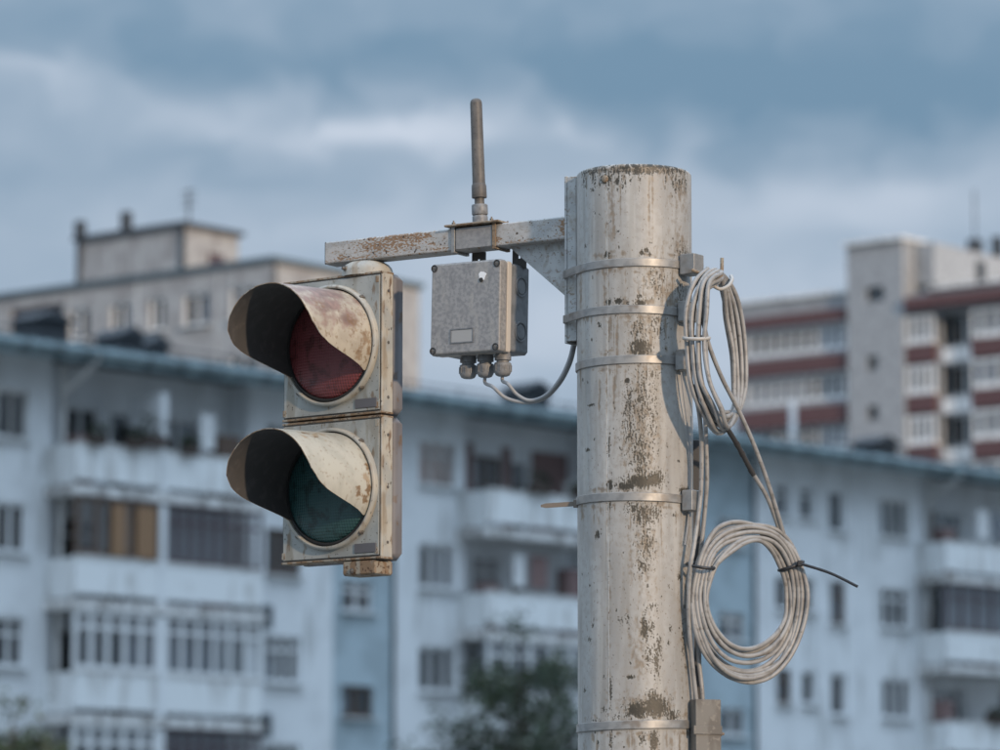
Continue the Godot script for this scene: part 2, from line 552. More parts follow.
	M.brick_brown = mat(0.85, Color(0.53, 0.44, 0.43), weathered(256, Color(1, 1, 1), [[46, 0.06, 3, 1.0, 0.4, 0.7, Color(0.82, 0.80, 0.80), 0.8]]), 0.5)
	M.plants = mat(0.8, Color(0.20, 0.23, 0.18))
	M.pot = mat(0.8, Color(0.27, 0.22, 0.20))
	M.unit = mat(0.6, Color(0.42, 0.45, 0.47))
	M.beige = mat(0.9, Color(0.62, 0.62, 0.62), weathered(512, Color(1, 1, 1), [[47, 0.015, 5, 1.0, 0.4, 0.8, Color(0.86, 0.85, 0.85), 0.8], [48, 0.03, 4, 5.0, 0.6, 0.85, Color(0.78, 0.76, 0.75), 0.7]]), 0.10)
	M.grey_brick = mat(0.9, Color(0.60, 0.61, 0.62), weathered(512, Color(1, 1, 1), [[49, 0.03, 5, 1.0, 0.4, 0.8, Color(0.86, 0.86, 0.86), 0.8]]), 0.10)
	M.red_band = mat(0.9, Color(0.37, 0.27, 0.275), weathered(256, Color(1, 1, 1), [[50, 0.05, 4, 1.0, 0.4, 0.8, Color(0.85, 0.84, 0.84), 0.8]]), 0.2)
	var gl := StandardMaterial3D.new()
	gl.albedo_color = Color(0.25, 0.29, 0.32, 0.08)
	gl.transparency = BaseMaterial3D.TRANSPARENCY_ALPHA
	gl.roughness = 0.05
	M.glass = gl
	var leaf := mat(0.6, Color.WHITE)
	leaf.vertex_color_use_as_albedo = true
	leaf.backlight_enabled = true
	leaf.backlight = Color(0.25, 0.3, 0.12)
	M.leaf = leaf
	M.bark = mat(0.9, Color.WHITE, weathered(256, Color(0.30, 0.26, 0.22), [[51, 0.05, 4, 4.0, 0.4, 0.7, Color(0.20, 0.17, 0.15), 0.9]]), 1.5)
	M.ground = mat(0.95, Color.WHITE, weathered(512, Color(0.47, 0.465, 0.45), [[52, 0.02, 5, 1.0, 0.4, 0.8, Color(0.28, 0.29, 0.28), 0.8], [53, 0.09, 3, 1.0, 0.6, 0.8, Color(0.42, 0.41, 0.40), 0.8]]), 0.1)
	M.ground.uv1_world_triplanar = true
	M.pavement = mat(0.9, Color.WHITE, weathered(256, Color(0.47, 0.46, 0.44), [[54, 0.04, 5, 1.0, 0.4, 0.8, Color(0.38, 0.37, 0.36), 0.8]]), 0.5)

# ------------------------------------------------------------------ the pole
func pole_uv(px: float, py: float) -> Vector2:
	var sa := clampf((px - 635.0) / 58.0, -0.99, 0.99)
	var a := asin(sa)
	var z := PZ - pole_r * cos(a)
	var y := P(px, py, z).y
	return Vector2(fposmod(a / TAU + 0.5, 1.0), (pole_top - y) / 1.6)

func marks_on_pole(list: Array) -> Array:
	var out := []
	for k in list:
		var c := pole_uv(k[0], k[1])
		var ca := maxf(0.25, cos(asin(clampf((k[0] - 635.0) / 58.0, -0.97, 0.97))))
		out.append([c.x, c.y, k[2] / 517.0 / ca / (TAU * pole_r), k[3] / 517.0 / 1.6, k[4]])
	return out

func build_pole() -> Node3D:
	pole_x = P(635, 420, PZ).x
	pole_top = P(635, 163, PZ - pole_r).y
	# stains in photo pixels: x, y, half width, half height, strength
	var dark_marks := [[605, 179, 4.5, 4.5, 1.5], [616, 181, 2.5, 4, 1.0], [592, 190, 1.6, 2.5, 0.9], [606, 254, 2.5, 3.5, 1.2], [640, 253, 2.6, 2.6, 1.2], [645, 250, 2.4, 2.4, 1.1], [648, 254, 2, 2, 1.0], [617, 231, 1.2, 1.5, 1.0],
		[607, 302, 3, 3, 1.1], [617, 301, 4, 3.5, 1.1], [638, 296, 4, 2, 0.8], [639, 303, 6, 4, 0.9], [626, 303, 8, 2.5, 0.5], [684, 254, 9, 9, 0.62], [655, 280, 12, 14, 0.42], [680, 292, 6, 14, 0.45],
		[638, 348, 10, 11, 0.95], [636, 330, 8, 16, 0.55], [655, 325, 10, 16, 0.42], [598, 325, 2.5, 4, 0.8], [625, 380, 2.5, 3, 1.1], [627, 405, 6, 25, 0.62], [640, 400, 9, 34, 0.60], [638, 455, 10, 34, 0.66], [628, 430, 9, 25, 0.52], [650, 420, 7, 40, 0.42], [651, 376, 6, 8, 0.55],
		[640, 481, 19, 7.5, 1.05], [652, 478, 10, 8, 0.9], [624, 486, 12, 4, 0.95], [608, 485, 3, 6, 1.0], [684, 491, 6, 4, 1.0], [590, 405, 3, 1.4, 0.9], [587, 450, 2.4, 2, 0.9], [607, 445, 1.5, 14, 0.85],
		[641, 515, 13, 13, 0.85], [650, 512, 10, 10, 0.72], [630, 508, 8, 7, 0.75], [644, 545, 8, 20, 0.60], [640, 565, 7, 14, 0.62], [607, 507, 2, 8, 0.8], [596, 535, 2.4, 5, 0.9], [671, 515, 1.6, 2, 1.0], [677, 577, 2, 4, 1.1],
		[641, 628, 4, 13, 0.92], [648, 630, 3, 9, 0.8], [653, 660, 4, 20, 0.80], [645, 655, 4, 12, 0.66], [656, 648, 3, 14, 0.7], [627, 677, 4, 1.8, 1.1], [608, 690, 1.6, 14, 0.95], [667, 628, 1.5, 5, 0.9], [665, 643, 1.5, 3, 0.95], [650, 607, 8, 4, 0.5], [601, 709, 2.5, 3, 0.8],
		[633, 710, 11, 9, 0.98], [652, 707, 15, 11, 1.05], [668, 715, 8, 7, 0.85], [650, 696, 8, 6, 0.8], [612, 716, 7, 5, 0.42], [650, 741, 5, 10, 0.95], [638, 738, 4, 5, 0.85], [608, 740, 2, 9, 0.75], [596, 720, 10, 2, 0.45], [618, 620, 2.5, 4, 0.7], [625, 620, 3, 6, 0.55], [680, 640, 2, 22, 0.5], [588, 640, 1.4, 3, 0.8], [583, 690, 1.4, 3, 0.9]]
	for i in 26:
		dark_marks.append([580.0 + i * 4.2, 170.0 + rng.randf() * 3.0, 3.5, 2.2 + rng.randf() * 2.4, 0.55 + 0.40 * rng.randf()])
	for i in 34:
		dark_marks.append([578.0 + i * 3.4, 164.0 + rng.randf() * 4.0, 3.0, 2.0 + rng.randf() * 2.0, 0.6 + 0.5 * rng.randf()])
	for i in 16:
		dark_marks.append([582.0 + rng.randf() * 106.0, 178.0, 0.7 + rng.randf() * 0.8, 4.0 + rng.randf() * 10.0, 0.62])
	for i in 5:
		dark_marks.append([672.0 + i * 3.5, 182.0, 1.4, 7.0 + rng.randf() * 8.0, 0.7])
	for i in 90:
		dark_marks.append([579.0 + rng.randf() * 110.0, 185.0 + rng.randf() * 565.0, 0.5 + rng.randf() * 0.6, 0.7 + rng.randf() * 1.8, 0.75 + 0.25 * rng.randf()])
	var rust_marks := [[611, 212, 4, 32, 0.72], [606, 232, 3, 16, 0.6], [660, 290, 25, 18, 0.5], [640, 330, 20, 22, 0.55], [636, 430, 22, 60, 0.5], [640, 540, 17, 50, 0.5], [635, 645, 9, 45, 0.5], [645, 705, 32, 14, 0.62], [680, 190, 10, 25, 0.55], [607, 560, 2.5, 190, 0.42], [684, 600, 6, 90, 0.42], [630, 168, 70, 6, 0.9], [680, 245, 10, 18, 0.6], [658, 265, 14, 20, 0.42], [600, 500, 5, 20, 0.4]]
	for i in 90:
		var from: float = [269.0, 316.0, 366.0, 504.0, 172.0, 733.0][i % 6]
		var run := 6.0 + 34.0 * pow(rng.randf(), 2.0)
		rust_marks.append([580.0 + rng.randf() * 108.0, from + run * 0.8, 0.6 + rng.randf() * 1.3, run, 0.62 + 0.25 * rng.randf()])
	for b in [270, 317, 367, 505, 733, 254, 302, 352, 489, 717]:
		for i in 9:
			rust_marks.append([582.0 + rng.randf() * 104.0, b + rng.randf_range(-2.0, 3.0), 3.0 + rng.randf() * 5.0, 1.5 + rng.randf() * 2.5, 0.5 + 0.35 * rng.randf()])
	var pale_marks := [[606, 400, 1.4, 330, 0.75]]
	var tex := stained(768, 1536, Color(0.655, 0.655, 0.65),
		[[60, 0.010, 4, 3.0, 0.35, 0.8, Color(0.575, 0.572, 0.565), 0.75], [61, 0.03, 4, 12.0, 0.52, 0.85, Color(0.53, 0.52, 0.50), 0.5], [62, 0.05, 4, 1.0, 0.35, 0.8, Color(0.595, 0.585, 0.57), 0.6, 0.15], [63, 0.16, 3, 1.5, 0.785, 0.86, Color(0.40, 0.345, 0.29), 0.7, 0.4], [64, 0.02, 3, 14.0, 0.62, 0.82, Color(0.76, 0.755, 0.74), 0.35]],
		[{"color": Color(0.84, 0.83, 0.81), "marks": marks_on_pole(pale_marks), "grain": 0.03, "rough": 0.3, "lo": 0.35, "hi": 0.6, "amount": 0.6},
		{"color": Color(0.43, 0.375, 0.31), "marks": marks_on_pole(rust_marks), "grain": 0.07, "rough": 0.9, "lo": 0.15, "hi": 0.95, "amount": 0.72},
		{"color": Color(0.225, 0.21, 0.175), "marks": marks_on_pole(dark_marks.filter(func(k): return k[4] >= 0.9 and k[2] > 2.0)), "grain": 0.11, "rough": 0.80, "lo": 0.44, "hi": 0.66, "amount": 0.85},
		{"color": Color(0.215, 0.20, 0.165), "marks": marks_on_pole(dark_marks), "grain": 0.19, "rough": 1.25, "lo": 0.42, "hi": 0.74, "amount": 0.88}], 70, 3.0)
	var pm := mat(0.5, Color(0.94, 0.935, 0.925), tex[0])
	pm.heightmap_enabled = true
	pm.heightmap_texture = tex[1]
	pm.heightmap_scale = 0.09
	M.pole = pm
	var t := thing("steel_pole", "thick off-white painted steel pole with peeling paint and dark stains", "pole", Vector3(pole_x, 0, -PZ))
	var g := Geo.new()
	var prof := [Vector2(pole_r, 0.02)]
	var y := 0.02
	while y < pole_top - 0.03:
		y = minf(y + 0.4, pole_top - 0.008)
		prof.append(Vector2(pole_r, y))
	for k in 5:
		var a := PI / 2 * (k + 1) / 5.0
		prof.append(Vector2(pole_r - 0.008 * (1.0 - cos(a)), pole_top - 0.008 + 0.008 * sin(a)))
	prof.append(Vector2(0.0, pole_top))
	g.lathe(Vector3.ZERO, prof, 96, Basis.IDENTITY, 1.0, PI)
	for i in g.uv.size():
		g.uv[i] = Vector2(g.uv[i].x, (pole_top - g.uv[i].y) / 1.6)
	part("shaft", g, pm, t)
	# rolled seam and the bolt hole plug
	g = Geo.new()
	var sa := asin((606.5 - 635.0) / 58.0)
	g.tube(PackedVector3Array([Vector3(sin(sa), 0, cos(sa)) * (pole_r - 0.0010) + Vector3.UP * 0.05, Vector3(sin(sa), 0, cos(sa)) * (pole_r - 0.0010) + Vector3.UP * (pole_top - 0.012)]), 0.0015, 6)
	part("seam", g, M.bracket, t)
	g = Geo.new()
	var hp := P(605, 179, PZ - pole_r * 0.85) - t.position
	hp = Vector3(hp.x, 0, hp.z).normalized() * (pole_r - 0.001) + Vector3.UP * hp.y
	var hb := Basis(Quaternion(Vector3.UP, Vector3(hp.x, 0, hp.z).normalized()))
	g.lathe(hp, [Vector2(0.0075, 0), Vector2(0.0075, 0.002), Vector2(0.0055, 0.004), Vector2(0, 0.0045)], 12, hb)
	part("plug", g, M.rusty, t)
	g = Geo.new()
	g.lathe(Vector3.ZERO, [Vector2(0.2, 0.006), Vector2(0.2, 0.03), Vector2(0.19, 0.036), Vector2(pole_r, 0.036)], 32)
	part("base_flange", g, M.galv, t)
	return t

# a strap round the pole and whatever else lies in the hull
func strap(parent: Node3D, py: float, extra: Array, tilt := 0.0, called := "clamp_band", h := 0.0165) -> float:
	var yc := P(635, py - 1.5, PZ - pole_r - 0.002).y
	var pts := PackedVector2Array()
	for k in 96:
		var a := TAU * k / 96
		pts.append(Vector2(sin(a), cos(a)) * (pole_r + 0.0008))
	for e in extra:
		pts.append(e)
	var hull := Geometry2D.convex_hull(pts)
	if hull[0].distance_to(hull[hull.size() - 1]) < 1e-6:
		hull.remove_at(hull.size() - 1)
	var g := Geo.new()
	var m := hull.size()
	var nr := PackedVector3Array()
	for i in m:
		var e := (hull[(i + 1) % m] - hull[(i - 1 + m) % m]).normalized()
		var q := Vector3(e.y, 0, -e.x)
		if q.dot(Vector3(hull[i].x, 0, hull[i].y)) < 0:
			q = -q
		nr.append(q)
	var th := 0.0024
	var cr := 0.0012
	for i in m:
		var j := (i + 1) % m
		var a := Vector3(hull[i].x, yc + hull[i].x * tilt, hull[i].y)
		var b := Vector3(hull[j].x, yc + hull[j].x * tilt, hull[j].y)
		var up := Vector3.UP * (h / 2)
		var upc := Vector3.UP * (h / 2 - cr)
		g.squad(a + nr[i] * th - upc, b + nr[j] * th - upc, b + nr[j] * th + upc, a + nr[i] * th + upc, nr[i], nr[j], nr[j], nr[i])
		for s in [-1.0, 1.0]:
			g.squad(a + nr[i] * th + upc * s, b + nr[j] * th + upc * s, b + nr[j] * (th - cr) + up * s, a + nr[i] * (th - cr) + up * s, nr[i], nr[j], Vector3.UP * s, Vector3.UP * s)
			g.quad(a + nr[i] * (th - cr) + up * s, b + nr[j] * (th - cr) + up * s, b + up * s, a + up * s, Vector3.UP * s)
	part(called, g, M.galv, parent)
	return yc

func at_angle(deg: float, r: float, y: float) -> Vector3:
	var a := deg_to_rad(deg)
	return Vector3(sin(a) * r, y, cos(a) * r)

func build_foreground() -> void:
	var pole := build_pole()
	var origin := Vector3(pole_x, 0, -PZ)
	# ---------- bracket and arm
	var turn := deg_to_rad(-32.4)
	var u := Vector3(-cos(turn), 0, sin(turn))          # along the arm, away from the pole
	var p := Vector3(sin(turn), 0, cos(turn))           # towards the viewer's side of the arm
	var arm := thing("bracket_arm", "off-white rust-streaked square steel arm with gusset strapped to the pole", "bracket", origin, 0)
	var y_top := P(570, 178, PZ + 0.05).y
	var y_bot := P(571, 345, PZ + 0.05).y
	var g := Geo.new()
	var bs := Basis(u, Vector3.UP, u.cross(Vector3.UP))
	g.box(u * 0.128 + Vector3.UP * (y_top + y_bot) / 2, Vector3(0.006, y_top - y_bot, 0.094), 0.0012, bs)
	part("back_plate", g, M.bracket, arm)
	for s in [1.0, -1.0]:
		g = Geo.new()
		g.box(u * 0.1145 + p * 0.0435 * s + Vector3.UP * ((y_top + y_bot) / 2 + 0.001), Vector3(0.0208, y_top - y_bot - 0.006, 0.0055), 0.0012, bs)
		part("flange", g, M.bracket, arm)
	# arm tube
	var hh := 0.0465
	var ya := P(567, 227, PZ + 0.05).y
	var r0 := 0.1312
	var r1 := arm_r(325.5, ya)
	var ln := r1 - r0
	var arm_dark := []
	var arm_rust := [[0.78, 0.10, 0.10, 0.10, 0.75], [0.70, 0.04, 0.10, 0.06, 0.9], [0.62, 0.06, 0.06, 0.08, 0.8], [0.72, 0.12, 0.16, 0.12, 0.6], [0.93, 0.2, 0.02, 0.06, 0.8], [0.30, 0.18, 0.03, 0.05, 0.8], [0.36, 0.21, 0.02, 0.06, 0.7], [0.52, 0.22, 0.06, 0.03, 0.65], [0.02, 0.12, 0.03, 0.14, 0.9], [0.87, 0.23, 0.14, 0.025, 0.6], [0.2, 0.23, 0.2, 0.02, 0.5], [0.70, 0.97, 0.3, 0.03, 0.9], [0.4, 0.9, 0.4, 0.1, 0.6]]
	for i in 40:
		arm_dark.append([rng.randf(), rng.randf() * 0.25, 0.002 + rng.randf() * 0.003, 0.006 + rng.randf() * 0.012, 0.9 + rng.randf() * 0.3])
	for i in 18:
		arm_rust.append([0.55 + rng.randf() * 0.3, rng.randf() * 0.16, 0.01 + rng.randf() * 0.02, 0.01 + rng.randf() * 0.03, 0.9])
	var at := stained(768, 384, Color(0.695, 0.69, 0.68), [[80, 0.01, 4, 1.0, 0.35, 0.8, Color(0.61, 0.615, 0.615), 0.75], [81, 0.04, 4, 1.0, 0.5, 0.85, Color(0.56, 0.53, 0.49), 0.5], [82, 0.12, 3, 1.0, 0.74, 0.83, Color(0.40, 0.31, 0.22), 0.8, 0.3]],
		[{"color": Color(0.50, 0.375, 0.26), "marks": arm_rust, "grain": 0.09, "rough": 1.1, "lo": 0.42, "hi": 0.68, "amount": 0.85}, {"color": Color(0.23, 0.18, 0.14), "marks": arm_dark, "grain": 0.1, "rough": 0.9, "lo": 0.45, "hi": 0.6, "amount": 0.9}], 83, 1.0)
	var am := mat(0.58, Color(0.93, 0.93, 0.93), at[0])
	am.heightmap_enabled = true
	am.heightmap_texture = at[1]
	am.heightmap_scale = 0.05
	g = Geo.new()
	var c := 0.004
	var h2 := hh / 2
	# cross-section runs front face (v 0 to .25), bottom, back, top
	var sec := []
	for q in [[1, 1], [1, -1], [-1, -1], [-1, 1]]:
		var first := Vector2(q[0] * h2, q[1] * (h2 - c)) if q[0] == q[1] else Vector2(q[0] * (h2 - c), q[1] * h2)
		var second := Vector2(q[0] * (h2 - c), q[1] * h2) if q[0] == q[1] else Vector2(q[0] * h2, q[1] * (h2 - c))
		sec.append([second, first])
	var loop := []
	for q in sec:
		loop.append(q[0])
		loop.append(q[1])
	# loop: corner pairs in order front-top, front-bottom, back-bottom, back-top
	var faces := [[1, 2, 0.0], [3, 4, 0.25], [5, 6, 0.5], [7, 0, 0.75]]
	for f in faces:
		var a2: Vector2 = loop[f[0]]
		var b2: Vector2 = loop[f[1]]
		var mid := (a2 + b2) / 2
		var nn2 := Vector2(signf(mid.x), 0) if absf(mid.x) > absf(mid.y) else Vector2(0, signf(mid.y))
		var nn := p * nn2.x + Vector3.UP * nn2.y
		var pa := p * a2.x + Vector3.UP * (ya + a2.y)
		var pb := p * b2.x + Vector3.UP * (ya + b2.y)
		g.squad(u * r0 + pa, u * r1 + pa, u * r1 + pb, u * r0 + pb, nn, nn, nn, nn, Vector2(0, f[2] + 0.01), Vector2(1, f[2] + 0.01), Vector2(1, f[2] + 0.24), Vector2(0, f[2] + 0.24))
	for q in [[0, 1, 0.0], [2, 3, 0.25], [4, 5, 0.5], [6, 7, 0.75]]:
		var a2: Vector2 = loop[q[0]]
		var b2: Vector2 = loop[q[1]]
		var na2 := Vector2(0, signf(a2.y)) if absf(a2.y) > absf(a2.x) else Vector2(signf(a2.x), 0)
		var nb2 := Vector2(0, signf(b2.y)) if absf(b2.y) > absf(b2.x) else Vector2(signf(b2.x), 0)
		var na := p * na2.x + Vector3.UP * na2.y
		var nb := p * nb2.x + Vector3.UP * nb2.y
		var pa := p * a2.x + Vector3.UP * (ya + a2.y)
		var pb := p * b2.x + Vector3.UP * (ya + b2.y)
		g.squad(u * r0 + pa, u * r1 + pa, u * r1 + pb, u * r0 + pb, na, na, nb, nb, Vector2(0, q[2] + 0.001), Vector2(1, q[2] + 0.001), Vector2(1, q[2] + 0.01), Vector2(0, q[2] + 0.01))
	part("arm_tube", g, am, arm)
	g = Geo.new()
	g.box(u * (r1 + 0.001) + Vector3.UP * ya, Vector3(0.003, hh - 0.001, hh - 0.001), 0.001, bs)
	part("end_cap", g, M.steel_dark, arm)
	g = Geo.new()
	g.tube(PackedVector3Array([u * (r0 + 0.003) + p * (h2 + 0.001) + Vector3.UP * (ya - h2), u * (r0 + 0.003) + p * (h2 + 0.001) + Vector3.UP * (ya + h2)]), 0.003, 6)
	part("weld", g, M.rusty, arm)
	# gusset
	var rg := arm_r(513, ya) + 0.022
	g = Geo.new()
	var yg := P(567, 304, PZ + 0.05).y
	var poly := PackedVector2Array([Vector2(0.1312, ya - h2), Vector2(rg, ya - h2), Vector2(rg - 0.008, ya - h2 - 0.006), Vector2(0.1312, yg)])
	g.prism(poly, Vector3.ZERO, u, Vector3.UP, p, -0.003, 0.003)
	part("gusset", g, M.bracket, arm)
	# straps on the pole
	var hull_extra := []
	for q in [[0.1312, 0.0475], [0.1312, -0.0475], [0.113, 0.0475], [0.113, -0.0475]]:
		var w: Vector3 = u * q[0] + p * q[1]
		hull_extra.append(Vector2(w.x, w.z))
	strap(pole, 263.5, hull_extra, 0.012)
	strap(pole, 310.5, hull_extra, -0.008)
	strap(pole, 360.5, [], 0.014)
	strap(pole, 498.0, [], -0.012)
	strap(pole, 726.0, [], 0.026)
	build_clamps(pole)
	# ---------- antenna mount on the arm
	var ra := arm_r(495, ya)
	var rb := arm_r(454, ya)
	var rm := (ra + rb) / 2
	var ant := thing("radio_antenna", "dark grey whip antenna on a rusty plate clamped over the arm", "antenna", origin + u * rm + Vector3.UP * (ya + h2))
	g = Geo.new()
	g.box(Vector3.UP * 0.0032, Vector3(arm_r(449, ya) - arm_r(503, ya), 0.004, 0.074), 0.001, bs)
	part("mount_plate", g, M.rusty, ant)
	for e in [[ra - rm, true], [rb - rm, false]]:
		g = Geo.new()
		var w := 0.0085
		g.box(u * e[0] + p * (h2 + 0.003) + Vector3.UP * (-h2 + 0.001), Vector3(w, hh + 0.010, 0.003), 0.0008, bs)
		g.box(u * e[0] - p * (h2 + 0.003) + Vector3.UP * (-h2 + 0.001), Vector3(w, hh + 0.010, 0.003), 0.0008, bs)
		g.box(u * e[0] + Vector3.UP * (-hh - 0.003), Vector3(w, 0.003, hh + 0.0088), 0.0008, bs)
		part("clamp_strap", g, M.rusty if e[1] else M.galv, ant)
	for e in [[-0.045, 1], [0.045, 1], [-0.045, -1], [0.045, -1]]:
		g = Geo.new()
		g.lathe(u * e[0] + p * 0.030 * e[1] + Vector3.UP * 0.0052, [Vector2(0.0042, 0), Vector2(0.0042, 0.004), Vector2(0.0018, 0.0042), Vector2(0.0018, 0.008), Vector2(0, 0.008)], 6)
		part("bolt", g, M.screw, ant)
	g = Geo.new()
	g.box(u * -0.0 + p * (h2 + 0.0012) + Vector3.UP * (-h2), Vector3(absf(ra - rb) - 0.012, hh - 0.004, 0.002), 0.0006, bs)
	part("saddle", g, M.plastic, ant)
	var lean := Basis(Vector3(0, 0, 1), deg_to_rad(2.0)) * Basis(Vector3(1, 0, 0), deg_to_rad(0.5))
	var pa := P(478.7, 217, PZ + u.z * -rm) - ant.position
	var ab := u * (arm_r(478.7, ya) - rm + 0.011) + Vector3.UP * 0.0053
	g = Geo.new()
	g.lathe(ab, [Vector2(0.0156, 0), Vector2(0.0156, 0), Vector2(0.0156, 0.016), Vector2(0.0150, 0.0175), Vector2(0.013, 0.018), Vector2(0.013, 0.0195), Vector2(0.0155, 0.0200), Vector2(0.0162, 0.0215), Vector2(0.0162, 0.039), Vector2(0.0155, 0.0405), Vector2(0.009, 0.041)], 28, lean)
	part("connector", g, M.gland, ant)
	g = Geo.new()
	g.lathe(ab, [Vector2(0.0098, 0.040), Vector2(0.0098, 0.054), Vector2(0.0098, 0.054), Vector2(0.0148, 0.0545), Vector2(0.0152, 0.056), Vector2(0.0148, 0.079), Vector2(0.0132, 0.083), Vector2(0.0132, 0.083), Vector2(0.0128, 0.086), Vector2(0.0120, 0.246), Vector2(0.0112, 0.251), Vector2(0.009, 0.2545), Vector2(0.005, 0.2565), Vector2(0, 0.257)], 28, lean)
	part("whip", g, M.antenna, ant)
	build_box(origin, u, p, ya, hh)
	build_signal(origin, u, ya, hh)
	build_cables(origin)

# distance along the arm whose front face shows at that photo column
func arm_r(px: float, ya: float) -> float:
	var k := (px - 500.0) / FPX
	var turn := deg_to_rad(-32.4)
	var u := Vector3(-cos(turn), 0, sin(turn))
	var p := Vector3(sin(turn), 0, cos(turn))
	var c := cos(PITCH)
	var h := (ya - EYE.y) * sin(PITCH)
	# x = pole_x + u.x r + p.x .023 ; level distance z = PZ - u.z r - p.z .023
	return (pole_x + p.x * 0.023 - k * ((PZ - p.z * 0.023) * c + h)) / (-u.x + k * -u.z * c)

func build_clamps(pole: Node3D) -> void:
	# buckle blocks where the straps close
	var g := Geo.new()
	for e in [[267.0, 55.0, 0.034], [314.0, 52.0, 0.022], [363.0, 48.0, 0.022], [502.0, 56.0, 0.024]]:
		var y := P(680, e[0], PZ - 0.05).y
		var a := deg_to_rad(e[1])
		var out := Vector3(sin(a), 0, cos(a))
		var bs := Basis(Vector3(cos(a), 0, -sin(a)), Vector3.UP, out)
		g = Geo.new()
		var depth: float = e[2]
		g.box(out * (pole_r + depth / 2 + 0.003) + Vector3.UP * y, Vector3(0.036, 0.040, depth), 0.002, bs)
		var b := part("buckle_block", g, M.galv, pole)
		g = Geo.new()
		g.lathe(out * (pole_r + depth * 0.55) + bs.x * 0.018 + Vector3.UP * (y - 0.002), [Vector2(0.006, 0), Vector2(0.006, 0.006), Vector2(0.003, 0.006), Vector2(0.003, 0.014), Vector2(0, 0.014)], 6, Basis(Quaternion(Vector3.UP, bs.x)))
		part("bolt", g, M.rusty, b)
	# loose tail of the fourth strap
	var tip := P(541, 506, PZ - 0.01) - pole.position
	var root := P(580, 503.5, PZ - 0.01) - pole.position
	g = Geo.new()
	g.prism(PackedVector2Array([Vector2(0, -0.0045), Vector2(0.066, -0.0045), Vector2(0.076, -0.002), Vector2(0.076, 0.002), Vector2(0.066, 0.0045), Vector2(0, 0.0045)]), root, (tip - root).normalized(), Vector3.UP, Vector3.BACK, -0.001, 0.001)
	g.box(root + (tip - root).normalized() * 0.008, Vector3(0.010, 0.015, 0.008), 0.001)
	part("strap_tail", g, M.screw, pole)
	# hook for the spare cable
	g = Geo.new()
	var h0 := P(692, 270, PZ - 0.120) - pole.position
	var h1 := P(714, 279, PZ - 0.128) - pole.position
	var h2 := P(721, 276, PZ - 0.122) - pole.position
	var h3 := P(722, 258, PZ - 0.120) - pole.position
	g.tube(spline([h0, h0.lerp(h1, 0.5), h1, h2, h3], 5), 0.0036, 8)
	part("cable_hook", g, M.rusty, pole)

